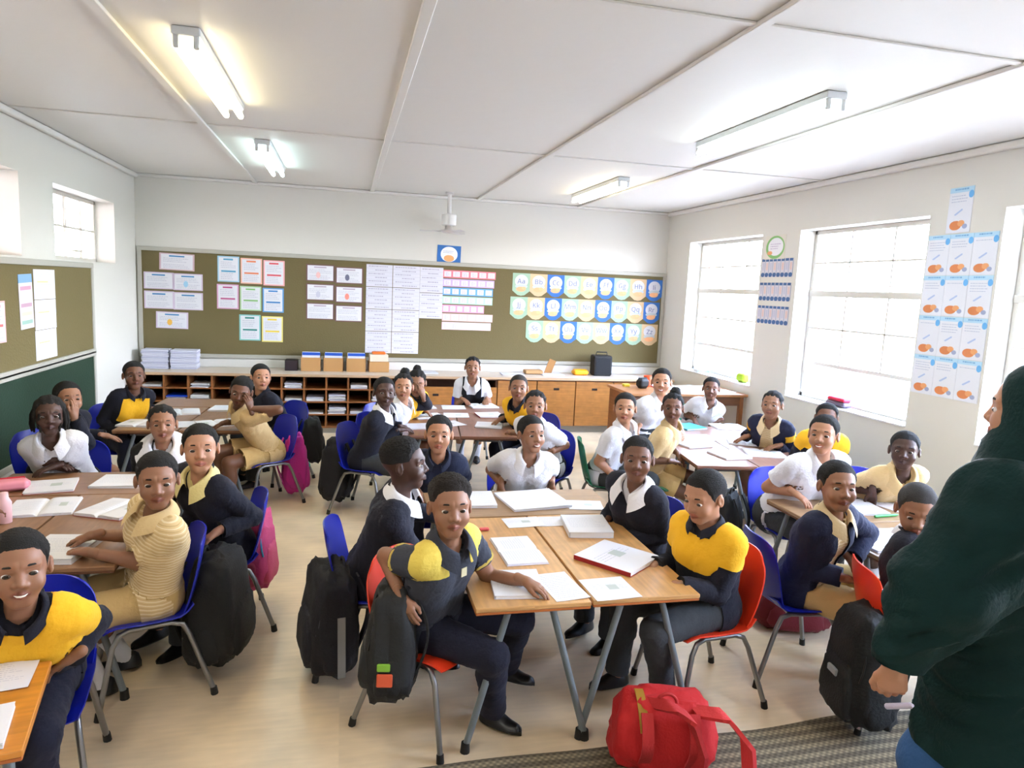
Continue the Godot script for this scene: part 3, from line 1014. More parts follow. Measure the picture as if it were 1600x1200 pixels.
# kinds: open (two leaves of pages over a cover), closed (block in a cover), sheet (a loose leaf)
func book(x: float, z: float, yaw: float, kind: String, label: String, y := 0.62, cover := Color(0.85, 0.85, 0.9), W := 0.21, Dp := 0.28, t := 0.012, group := "open books and papers on the pupils' tables") -> Node3D:
	var o := thing({"open": "exercise_book", "closed": "exercise_book", "sheet": "paper_sheet"}[kind], label, "paper" if kind == "sheet" else "book", Vector3(x, y, z), yaw, group)
	var key := "%s%.2f%.2f%.3f" % [kind, W, Dp, t]
	var pk: int = absi(hash(label)) % 3
	if kind == "sheet":
		if not shared.has(key):
			var b := Mb.new()
			b.surf(8, 4, func(u: float, v: float) -> Vector3: return Vector3((u - 0.5) * W, 0.001 + 0.002 * sin(u * 5.0) * sin(v * 3.0 + 0.4) + 0.003 * u * u, (v - 0.5) * Dp), -1.0, 0.0008)
			shared[key] = b.mesh()
		put("leaf", shared[key], page_mat[pk], o)
	elif kind == "closed":
		if not shared.has(key):
			var b := Mb.new()
			b.box(Vector3(0.002, t * 0.5, 0), Vector3(W - 0.006, t - 0.002, Dp - 0.006))
			var c := Mb.new()
			c.box(Vector3(0, 0.001, 0), Vector3(W, 0.002, Dp), 0.0005)
			c.box(Vector3(-W * 0.5, t * 0.5, 0), Vector3(0.002, t, Dp), 0.0005)
			var f := Mb.new()
			f.surf(6, 4, func(u: float, v: float) -> Vector3: return Vector3((u - 0.5) * W, t + 0.001 + 0.004 * u * u, (v - 0.5) * Dp), -1.0, 0.0015)
			shared[key] = [b.mesh(), c.mesh(), f.mesh()]
		put("pages", shared[key][0], mat(Color(0.9, 0.9, 0.9), 0.8), o)
		put("cover", shared[key][1], mat(cover, 0.4), o)
		put("front_cover", shared[key][2], page_mat[pk] if not label.contains("teal") and not label.contains("blue") else mat(cover, 0.4), o)
	else:
		if not shared.has(key):
			var r := []
			for sg in [-1.0, 1.0]:
				var b := Mb.new()
				b.surf(10, 2, func(u: float, v: float) -> Vector3:
					var h := t * (1.0 - 0.25 * u) * (1.0 - exp(-u * 14.0)) + 0.002
					return Vector3(sg * u * W, h, (v - 0.5) * Dp), sg * -1.0)
				b.surf(10, 1, func(u: float, v: float) -> Vector3: return Vector3(sg * u * W, 0.002 + v * (t * (1.0 - 0.25 * u) * (1.0 - exp(-u * 14.0))), Dp * 0.5), sg * 1.0)
				b.surf(10, 1, func(u: float, v: float) -> Vector3: return Vector3(sg * u * W, 0.002 + v * (t * (1.0 - 0.25 * u) * (1.0 - exp(-u * 14.0))), -Dp * 0.5), sg * -1.0)
				b.surf(1, 1, func(u: float, v: float) -> Vector3: return Vector3(sg * W, 0.002 + v * t * 0.75, (u - 0.5) * Dp), sg * -1.0)
				r.append(b.mesh())
			var c := Mb.new()
			c.box(Vector3(0, 0.001, 0), Vector3(W * 2 + 0.008, 0.002, Dp + 0.008), 0.0005)
			r.append(c.mesh())
			shared[key] = r
		put("pages", shared[key][0], page_mat[pk], o)
		put("pages", shared[key][1], page_mat[(pk + 1) % 3], o)
		put("cover", shared[key][2], mat(cover, 0.4), o)
	return o

# a school bag: soft body with a front pocket, zips, two straps and a loop; its back faces -z
func bag(at: Vector3, yaw: float, size: Vector3, col: Color, label: String, opt := {}) -> Node3D:
	var o := thing("backpack", label, "backpack", at, yaw, "")
	if opt.has("pitch"): o.rotation.x = deg_to_rad(opt.pitch)
	if opt.has("roll"): o.rotation.z = deg_to_rad(opt.roll)
	var sd: float = float(absi(hash(label)) % 1000)
	var blob := func(c: Vector3, r: Vector3, e: float, rough: float) -> ArrayMesh:
		var b := Mb.new()
		b.surf(28, 18, func(u: float, v: float) -> Vector3:
			var a := u * TAU
			var w := (v - 0.5) * PI
			var pw := func(x: float, k: float) -> float: return signf(x) * pow(absf(x), k)
			var d := Vector3(pw.call(cos(w), e) * pw.call(cos(a), e), pw.call(sin(w), e), pw.call(cos(w), e) * pw.call(sin(a), e))
			var q := d * r
			q.x *= 1.0 - 0.14 * clampf(d.y, -0.3, 1)
			q.z *= 1.0 - 0.22 * clampf(d.y, -0.2, 1)
			return c + q * (1.0 + rough * 0.6 * nz1.get_noise_3dv(q * 42.0 + Vector3.ONE * sd) + rough * 1.2 * nz1.get_noise_3dv(q * Vector3(15, 9, 15) + Vector3.ONE * sd * 1.7)), -1.0)
		return b.mesh()
	var h := size * 0.5
	put("body", blob.call(Vector3(0, h.y, 0), h, 0.5, 0.09), mat(col, 0.8, "cloth"), o)
	var pc: Color = opt.get("pocket", col.lightened(0.04))
	put("front_pocket", blob.call(Vector3(0, h.y * 0.66, h.z * 0.72), Vector3(h.x * 0.74, h.y * 0.5, h.z * 0.5), 0.5, 0.08), mat(pc, 0.8, "cloth"), o)
	var z := Mb.new()
	var arc := []
	for k in 15:
		var a := lerpf(-0.25, PI + 0.25, k / 14.0)
		arc.append(Vector3(cos(a) * h.x * 0.86, h.y * 1.12 + sin(a) * h.y * 0.7, h.z * (0.72 - 0.3 * sin(a))))
	z.tube(arc, 0.0045, 6)
	put("zip", z.mesh(), mat(opt.get("trim", col.darkened(0.5)), 0.5), o)
	for sg in [-1.0, 1.0]:
		var s := Mb.new()
		s.surf(3, 12, func(u: float, v: float) -> Vector3:
			var x: float = sg * h.x * 0.45 + (u - 0.5) * 0.045
			return Vector3(x, lerpf(size.y * 0.95, size.y * 0.18, v), -h.z * 0.92 - 0.055 * sin(v * PI)), sg, 0.008)
		put("strap", s.mesh(), mat(opt.get("strap", col.darkened(0.25)), 0.85, "cloth"), o)
	var l := Mb.new()
	var lp := []
	for k in 9:
		var a := PI * k / 8.0
		lp.append(Vector3(cos(a) * 0.04, size.y * 0.965 + sin(a) * 0.04, -h.z * 0.45))
	l.tube(lp, 0.007, 6)
	put("carry_loop", l.mesh(), mat(opt.get("strap", col.darkened(0.25)), 0.8), o)
	if opt.has("stripe"):
		var b := Mb.new()
		b.surf(2, 10, func(u: float, v: float) -> Vector3: return Vector3(h.x * (1.2 - 0.2 * v), lerpf(h.y * 0.2, h.y * 1.3, v), -h.z * 0.1 + (u - 0.5) * 0.035), -1.0, 0.004)
		put("reflective_stripe", b.mesh(), mat(opt.stripe, 0.5), o)
	for sg in [-1.0, 1.0]:
		put("side_pocket", blob.call(Vector3(sg * h.x * 0.86, h.y * 0.5, 0), Vector3(h.x * 0.2, h.y * 0.34, h.z * 0.55), 0.6, 0.1), mat(pc.darkened(0.1), 0.85, "cloth"), o)
	if opt.has("badge"):
		var b := Mb.new()
		b.box(Vector3(h.x * 1.1, h.y * 0.5, h.z * 0.1), Vector3(0.012, 0.05, 0.06), 0.004)
		put("badge", b.mesh(), mat(opt.badge, 0.6), o)
		b = Mb.new()
		b.box(Vector3(h.x * 1.1, h.y * 0.72, h.z * 0.15), Vector3(0.012, 0.03, 0.05), 0.004)
		put("badge", b.mesh(), mat(Color(0.5, 0.7, 0.2), 0.6), o)
	if opt.has("patch"):
		var b := Mb.new()
		b.box(Vector3(0, h.y * 0.9, h.z * 1.16), Vector3(0.07, 0.03, 0.02), 0.004)
		put("label_patch", b.mesh(), mat(opt.patch, 0.6), o)
	return o

func card(called: String, m: Material, w: float, h: float, at: Vector3, yaw: float, label: String, cat: String, group: String, tilt := 0.0) -> MeshInstance3D:
	var key := "card%.3f %.3f" % [w, h]
	if not shared.has(key): shared[key] = sheet_mesh(w, h)
	var o := put(called, shared[key], m)
	o.position = at
	o.rotation = Vector3(0, deg_to_rad(yaw), deg_to_rad(tilt))
	tag(o, label, cat, group)
	return o

func box_mesh(size: Vector3, bev := 0.0, at := Vector3.ZERO) -> ArrayMesh:
	var b := Mb.new()
	b.box(at, size, bev)
	return b.mesh()

const ORD := ["first", "second", "third", "fourth", "fifth", "sixth", "seventh", "eighth", "ninth", "tenth", "eleventh", "twelfth"]

func _ready() -> void:
	rng.seed = 7
	nz1.seed = 3; nz1.frequency = 1.0; nz1.fractal_octaves = 2
	# ----- camera, sky, exposure -----
	var cam := Camera3D.new()
	cam.name = "camera"
	cam.fov = 57.21
	cam.position = Vector3(0, 1.85, 0)
	cam.rotation_order = EULER_ORDER_YXZ
	cam.rotation = Vector3(deg_to_rad(-7.6786), deg_to_rad(-13.5776), deg_to_rad(2.6))
	cam.near = 0.05
	cam.far = 200
	add_child(cam)
	cam.current = true
	var we := WorldEnvironment.new()
	we.name = "world"
	var env := Environment.new()
	env.background_mode = Environment.BG_SKY
	var sm := ProceduralSkyMaterial.new()
	sm.sky_top_color = Color(0.72, 0.82, 0.98); sm.sky_horizon_color = Color(0.96, 0.97, 1.0)
	sm.ground_bottom_color = Color(0.72, 0.68, 0.62); sm.ground_horizon_color = Color(0.85, 0.84, 0.82)
	sm.sky_energy_multiplier = 4.5; sm.ground_energy_multiplier = 2.2
	var sky := Sky.new()
	sky.sky_material = sm
	env.sky = sky
	env.ambient_light_source = Environment.AMBIENT_SOURCE_SKY
	env.tonemap_mode = Environment.TONE_MAPPER_LINEAR
	env.tonemap_exposure = 1.52
	env.sdfgi_enabled = true; env.ssao_enabled = true; env.ssil_enabled = true
	we.environment = env
	add_child(we)
	# ----- textures and shared meshes -----
	weave = cloth_noise(0.05, 5, 3.0)
	grainy = cloth_noise(0.16, 9, 8.0)
	make_wood(); make_pages(); make_stripes()
	setting()
	wall_displays()
	cabinets()
	lamps()
	tables_and_books()
	children()
	teacher()
	bags_and_bits()

# ---------- the room ----------
const WL := -2.42
const WR := 4.41
const WB := -9.3
const WF := 1.6
const CH := 3.0
const RWIN := [[-8.64, -6.97], [-6.31, -4.7], [-4.05, -2.4], [-1.75, -0.1]]
const LWIN := [[-8.52, -6.88], [-6.22, -4.6], [-3.95, -2.3]]

func wall_with_openings(x0: float, x1: float, wins: Array, y0: float, y1: float) -> ArrayMesh:
	var b := Mb.new()
	var cx := (x0 + x1) * 0.5
	var w := absf(x1 - x0)
	var lo := WB - 0.25
	var hi := WF + 0.25
	b.box(Vector3(cx, y0 * 0.5 - 0.05, (lo + hi) * 0.5), Vector3(w, y0 + 0.1, hi - lo))
	b.box(Vector3(cx, (y1 + CH + 0.1) * 0.5, (lo + hi) * 0.5), Vector3(w, CH + 0.1 - y1, hi - lo))
	var z := lo
	for k in wins.size() + 1:
		var e: float = wins[k][0] if k < wins.size() else hi
		b.box(Vector3(cx, (y0 + y1) * 0.5, (z + e) * 0.5), Vector3(w, y1 - y0, e - z))
		if k < wins.size(): z = wins[k][1]
	return b.mesh()

func plaster(col: Color) -> StandardMaterial3D:
	var m := StandardMaterial3D.new()
	m.albedo_color = col
	m.roughness = 0.55
	m.normal_enabled = true; m.normal_texture = cloth_noise(0.02, 21, 1.2); m.normal_scale = 0.25
	m.uv1_triplanar = true; m.uv1_world_triplanar = true; m.uv1_scale = Vector3.ONE * 0.7
	return m

func setting() -> void:
	var wallm := plaster(Color(0.835, 0.825, 0.795))
	# floor: one sheet of buff vinyl with faint scuffs
	var im := Image.create(512, 512, false, Image.FORMAT_RGB8)
	var f := FastNoiseLite.new()
	f.seed = 12; f.frequency = 0.012; f.fractal_octaves = 4
	var g := FastNoiseLite.new()
	g.seed = 30; g.frequency = 0.09; g.fractal_octaves = 3
	for y in 512:
		for x in 512:
			var k := 1.0 + f.get_noise_2d(x, y) * 0.1 + g.get_noise_2d(x * 0.25, y * 2.2) * 0.035
			im.set_pixel(x, y, Color(0.865 * k, 0.78 * k, 0.655 * k))
	var fm := img_mat(im, 0.36)
	fm.uv1_triplanar = true; fm.uv1_world_triplanar = true; fm.uv1_scale = Vector3.ONE * 0.31
	struct("floor", box_mesh(Vector3(WR - WL + 0.6, 0.2, WF - WB + 0.6), 0.0, Vector3((WL + WR) / 2, -0.1, (WB + WF) / 2)), fm)
	struct("ceiling", box_mesh(Vector3(WR - WL + 0.7, 0.2, WF - WB + 0.6), 0.0, Vector3((WL + WR) / 2, CH + 0.1, (WB + WF) / 2)), plaster(Color(0.865, 0.855, 0.835)))
	struct("wall_back", box_mesh(Vector3(WR - WL + 0.4, CH + 0.1, 0.24), 0.0, Vector3((WL + WR) / 2, CH / 2, WB - 0.12)), wallm)
	struct("wall_front", box_mesh(Vector3(WR - WL + 0.4, CH + 0.1, 0.24), 0.0, Vector3((WL + WR) / 2, CH / 2, WF + 0.12)), wallm)
	struct("wall_right", wall_with_openings(WR, WR + 0.2, RWIN, 0.9, 2.56), wallm)
	struct("wall_left", wall_with_openings(WL - 0.22, WL, LWIN, 1.93, 2.57), wallm)
	# outer brick leaf of the window wall
	var bi := Image.create(128, 128, false, Image.FORMAT_RGB8)
	bi.fill(Color(0.72, 0.66, 0.58))
	for r in 8:
		for c in 3:
			var k := rng.randf_range(0.85, 1.1)
			bi.fill_rect(Rect2i(c * 43 - (21 if r % 2 else 0), r * 16, 41, 14), Color(0.72 * k, 0.42 * k, 0.3 * k))
			if r % 2 and c == 2: bi.fill_rect(Rect2i(108, r * 16, 20, 14), Color(0.72 * k, 0.42 * k, 0.3 * k))
	var bm := img_mat(bi, 0.9)
	bm.uv1_triplanar = true; bm.uv1_world_triplanar = true; bm.uv1_scale = Vector3.ONE * 1.6
	var bl := struct("wall_outer_brick", wall_with_openings(WR + 0.2, WR + 0.32, RWIN, 0.9, 2.56), bm)
	bl.set_meta("label", "outer leaf of orange brick beyond the windows")
	var out := struct("wall_outside_left", box_mesh(Vector3(0.3, 6.0, 16.0), 0.0, Vector3(WL - 4.5, 2.9, -4.0)), mat(Color(0.93, 0.8, 0.72), 0.9))
	out.set_meta("label", "pale pinkish wall of the neighbouring building outside")
	var rf := struct("roof_outside", box_mesh(Vector3(2.3, 0.15, 14.0), 0.0, Vector3(WL - 1.4, 2.95, -4.0)), mat(Color(0.85, 0.78, 0.72), 0.9))
	rf.set_meta("label", "corridor roof outside the high windows")
	var gm := mat(Color(0.62, 0.58, 0.52), 0.95)
	struct("ground_outside", box_mesh(Vector3(60, 0.2, 60), 0.0, Vector3(0, -0.35, 0)), gm)
	# cornice and ceiling battens
	var trim := mat(Color(0.86, 0.85, 0.83), 0.5)
	var cm := Mb.new()
	cm.box(Vector3((WL + WR) / 2, CH - 0.02, WB + 0.02), Vector3(WR - WL, 0.04, 0.04), 0.012)
	struct("trim_1", cm.mesh(), trim)
	for k in 2:
		cm = Mb.new()
		cm.box(Vector3([WL + 0.025, WR - 0.025][k], CH - 0.03, (WB + WF) / 2), Vector3(0.05, 0.06, WF - WB), 0.018)
		struct("trim_%d" % (k + 2), cm.mesh(), trim)
	var n := 4
	for x in [-1.07, 0.32, 1.68, 3.06]:
		cm = Mb.new()
		cm.box(Vector3(x, CH - 0.012, (WB + WF) / 2), Vector3(0.055, 0.024, WF - WB), 0.006)
		struct("trim_%d" % n, cm.mesh(), trim)
		n += 1
	for z in [-6.02, -2.82, 0.4]:
		cm = Mb.new()
		cm.box(Vector3((WL + WR) / 2, CH - 0.006, z), Vector3(WR - WL, 0.012, 0.04), 0.004)
		struct("trim_%d" % n, cm.mesh(), trim)
		n += 1
	cm = Mb.new()
	cm.box(Vector3((WL + WR) / 2, 0.045, WF - 0.008), Vector3(WR - WL, 0.09, 0.016), 0.004)
	struct("baseboard_front", cm.mesh(), trim)
	cm = Mb.new()
	cm.box(Vector3(WL + 0.008, 0.045, (WB + WF) / 2), Vector3(0.016, 0.09, WF - WB), 0.004)
	struct("baseboard_left", cm.mesh(), trim)
	cm = Mb.new()
	cm.box(Vector3(WR - 0.008, 0.045, (WB + WF) / 2), Vector3(0.016, 0.09, WF - WB), 0.004)
	struct("baseboard_right", cm.mesh(), trim)
	# windows
	var glass := StandardMaterial3D.new()
	glass.albedo_color = Color(0.95, 0.98, 1.0, 0.05)
	glass.transparency = BaseMaterial3D.TRANSPARENCY_ALPHA
	glass.roughness = 0.02
	var steel := mat(Color(0.8, 0.78, 0.74), 0.5)
	var sillm := mat(Color(0.9, 0.9, 0.9), 0.3)
	n = 1
	for w in RWIN:
		var o := Node3D.new()
		o.name = "window_%d" % n
		add_child(o)
		o.set_meta("kind", "structure")
		o.position = Vector3(WR + 0.185, 0.9, (w[0] + w[1]) * 0.5)
		var W: float = w[1] - w[0]
		var H := 1.66
		var fr := Mb.new()
		for e in [-1.0, 1.0]:
			fr.box(Vector3(0, H / 2, e * (W / 2 - 0.02)), Vector3(0.03, H, 0.04), 0.004)
			fr.box(Vector3(0, H / 2 + e * (H / 2 - 0.02), 0), Vector3(0.03, 0.04, W), 0.004)
		put("window_frame", fr.mesh(), steel, o)
		var tr := Mb.new()
		tr.box(Vector3(0, 1.04, 0), Vector3(0.045, 0.06, W), 0.006)
		put("transom", tr.mesh(), steel, o)
		var bars := [[0.35, 0.035], [0.7, 0.018], [1.34, 0.018]]
		for y in bars:
			var m := Mb.new()
			m.box(Vector3(0, y[0], 0), Vector3(0.025, y[1], W - 0.06), 0.003)
			put("glazing_bar", m.mesh(), steel, o)
		var ys := [0.04, 0.35, 0.7, 1.04, 1.34, 1.62]
		for e in [-1.0, 1.0]:
			for k in [[0.36, 1.02], [1.07, 1.62]]:
				var m := Mb.new()
				m.box(Vector3(0, (k[0] + k[1]) / 2, e * W / 6), Vector3(0.025, k[1] - k[0], 0.018), 0.003)
				put("glazing_bar", m.mesh(), steel, o)
		for k in 5:
			for j in (1 if k == 0 else 3):
				var ww := W - 0.08 if k == 0 else W / 3 - 0.02
				var zc := 0.0 if k == 0 else (j - 1) * W / 3
				var m := Mb.new()
				m.box(Vector3(0.004, (ys[k] + ys[k + 1]) / 2, zc), Vector3(0.004, ys[k + 1] - ys[k] - 0.02, ww))
				put("pane", m.mesh(), glass, o)
		var st := Mb.new()
		st.box(Vector3(-0.035, 1.12, W / 6 + 0.04), Vector3(0.03, 0.012, 0.12), 0.003)
		st.box(Vector3(-0.03, 0.4, -W / 6 + 0.04), Vector3(0.03, 0.012, 0.12), 0.003)
		put("stay", st.mesh(), steel, o)
		var si := Mb.new()
		si.box(Vector3(-0.105, -0.008, 0), Vector3(0.19, 0.016, W - 0.004), 0.004)
		put("window_sill", si.mesh(), sillm, o)
		n += 1
	for w in LWIN:
		var o := Node3D.new()
		o.name = "window_%d" % n
		add_child(o)
		o.set_meta("kind", "structure")
		o.position = Vector3(WL - 0.2, 1.93, (w[0] + w[1]) * 0.5)
		var W: float = w[1] - w[0]
		var H := 0.64
		var fr := Mb.new()
		for e in [-1.0, 1.0]:
			fr.box(Vector3(0, H / 2, e * (W / 2 - 0.02)), Vector3(0.03, H, 0.04), 0.004)
			fr.box(Vector3(0, H / 2 + e * (H / 2 - 0.02), 0), Vector3(0.03, 0.04, W), 0.004)
		put("window_frame", fr.mesh(), steel, o)
		for k in 4:
			if k < 3:
				var m := Mb.new()
				m.box(Vector3(0, H / 2, (k - 1) * W / 4), Vector3(0.025, H - 0.06, 0.02), 0.003)
				put("glazing_bar", m.mesh(), steel, o)
			for j in 2:
				var m := Mb.new()
				m.box(Vector3(-0.004, H * (0.27 + 0.46 * j), (k - 1.5) * W / 4), Vector3(0.004, H * 0.42, W / 4 - 0.02))
				put("pane", m.mesh(), glass, o)
		var m2 := Mb.new()
		m2.box(Vector3(0, H / 2, 0), Vector3(0.025, 0.02, W - 0.06), 0.003)
		put("glazing_bar", m2.mesh(), steel, o)
		var h := Mb.new()
		h.box(Vector3(0.03, 0.1, -W / 8), Vector3(0.02, 0.02, 0.26), 0.004)
		put("stay", h.mesh(), steel, o)
		n += 1
	# floor mat in front
	var mi := Image.create(64, 64, false, Image.FORMAT_RGB8)
	for y in 64:
		for x in 64:
			var k := 0.8 + 0.2 * sin(x * TAU / 8.0) * sin(y * TAU / 8.0)
			var q := 1.0 if (y / 8) % 2 else 0.72
			mi.set_pixel(x, y, Color(0.64 * k * q, 0.58 * k * q, 0.47 * k * q))
	var mm := img_mat(mi, 0.95)
	mm.uv1_triplanar = true; mm.uv1_world_triplanar = true; mm.uv1_scale = Vector3.ONE * 4.5
	var mb := Mb.new()
	mb.surf(40, 12, func(u: float, v: float) -> Vector3: return Vector3(lerpf(-0.35, 3.3, u), 0.009 + 0.004 * sin(u * 30.0) * (1.0 - v), lerpf(-2.49, -1.0, v) - 0.03 * exp(-pow((u - 0.72) * 12.0, 2)) * (1 - v)), -1.0, 0.008)
	tag(put("floor_mat", mb.mesh(), mm), "brown ribbed floor mat at the front by the red bag", "mat")

func lamps() -> void:
	var spec := [
		[Vector3(-0.74, CH, -4.5), Color(1.0, 0.93, 0.74), "fluorescent twin-tube batten nearest the left wall's first ceiling joint"],
		[Vector3(-0.69, CH, -7.2), Color(0.86, 1.0, 1.0), "smaller-looking bluish fluorescent batten above the cubby shelves"],
		[Vector3(2.6, CH, -4.26), Color(0.93, 1.0, 1.0), "long fluorescent batten over the tables by the windows"],
		[Vector3(2.68, CH, -7.5), Color(1.0, 0.95, 0.82), "fluorescent batten near the back right corner above the wooden cupboards"],
		[Vector3(-0.74, CH, -1.2), Color(1.0, 0.97, 0.9), "fluorescent batten above the front of the room on the chalkboard side"],
		[Vector3(2.6, CH, -1.2), Color(1.0, 0.98, 0.94), "fluorescent batten above the front of the room on the window side"]]
	for s in spec:
		var o := thing("ceiling_lamp", s[2], "lamp", s[0], 0.0, "fluorescent ceiling battens")
		var b := Mb.new()
		b.box(Vector3(0, -0.022, 0), Vector3(0.13, 0.044, 1.5), 0.008)
		put("lamp_body", b.mesh(), mat(Color(0.8, 0.82, 0.83), 0.4), o)
		for e in [-1.0, 1.0]:
			for k in [-1.0, 1.0]:
				var c := Mb.new()
				c.box(Vector3(k * 0.045, -0.07, e * 0.735), Vector3(0.026, 0.06, 0.022), 0.005)
				put("lamp_holder", c.mesh(), mat(Color(0.8, 0.82, 0.83), 0.4), o)
		var em := StandardMaterial3D.new()
		em.albedo_color = Color.WHITE
		em.emission_enabled = true
		em.emission = s[1]
		em.emission_energy_multiplier = 9.0
		for k in [-1.0, 1.0]:
			var t := Mb.new()
			t.tube([Vector3(k * 0.045, -0.084, -0.725), Vector3(k * 0.045, -0.084, 0.725)], 0.019, 12)
			put("tube", t.mesh(), em, o)
		var l := AreaLight3D.new()
		l.name = "lamp_light"
		l.area_size = Vector2(0.12, 1.45)
		l.light_color = s[1]
		l.light_energy = 0.6 if s[0].z < -7.4 else (0.9 if s[0].z < -7.0 else 1.15)
		l.shadow_enabled = true
		l.set("area_range", 20.0)
		o.add_child(l)
		l.position = Vector3(0, -0.11, 0)
		l.rotation_degrees = Vector3(-90, 0, 0)

# ---------- boards, notices, posters ----------
func board(label: String, called: String, at: Vector3, yaw: float, w: float, h: float, col: Color, ledge := false) -> void:
	var o := thing(called, label, "board", at, yaw)
	var m := StandardMaterial3D.new()
	m.albedo_color = col
	m.roughness = 0.85
	m.normal_enabled = true; m.normal_texture = weave; m.normal_scale = 0.4
	m.uv1_triplanar = true; m.uv1_scale = Vector3.ONE * 3
	put("board_panel", box_mesh(Vector3(w, h, 0.02), 0.002, Vector3(0, 0, 0.01)), m, o)
	var f := Mb.new()
	for e in [-1.0, 1.0]:
		f.box(Vector3(0, e * (h / 2 + 0.015), 0.015), Vector3(w + 0.1, 0.05, 0.034), 0.006)
		f.box(Vector3(e * (w / 2 + 0.02), 0, 0.0145), Vector3(0.05, h, 0.033), 0.006)
	put("frame", f.mesh(), mat(Color(0.68, 0.67, 0.63), 0.45), o)
	if ledge:
		put("chalk_ledge", box_mesh(Vector3(w, 0.02, 0.07), 0.005, Vector3(0, -h / 2 - 0.04, 0.04)), mat(Color(0.6, 0.6, 0.57), 0.5), o)

func notice(border: Color, title: Color, wide: bool, blot_col = null) -> StandardMaterial3D:
	var w := 128 if wide else 96
	var h := 96 if wide else 128
	var im := Image.create(w, h, false, Image.FORMAT_RGB8)
	im.fill(border)
	im.fill_rect(Rect2i(6, 6, w - 12, h - 12), Color(0.86, 0.86, 0.89))
	im.fill_rect(Rect2i(int(w * 0.28), 12, int(w * 0.44), 8), title)
	lines(im, 14, w - 14, 28, int(h * 0.52), 9, Color(0.72, 0.72, 0.78), 3)
	if not wide: im.fill_rect(Rect2i(16, int(h * 0.56), w - 32, 8), title)
	lines(im, 14, w - 14, int(h * 0.66), h - 10, 9, Color(0.72, 0.72, 0.78), 3)
	if blot_col != null: blot(im, w * 0.42, h * 0.62, 10, 18, blot_col)
	return img_mat(im, 0.5)

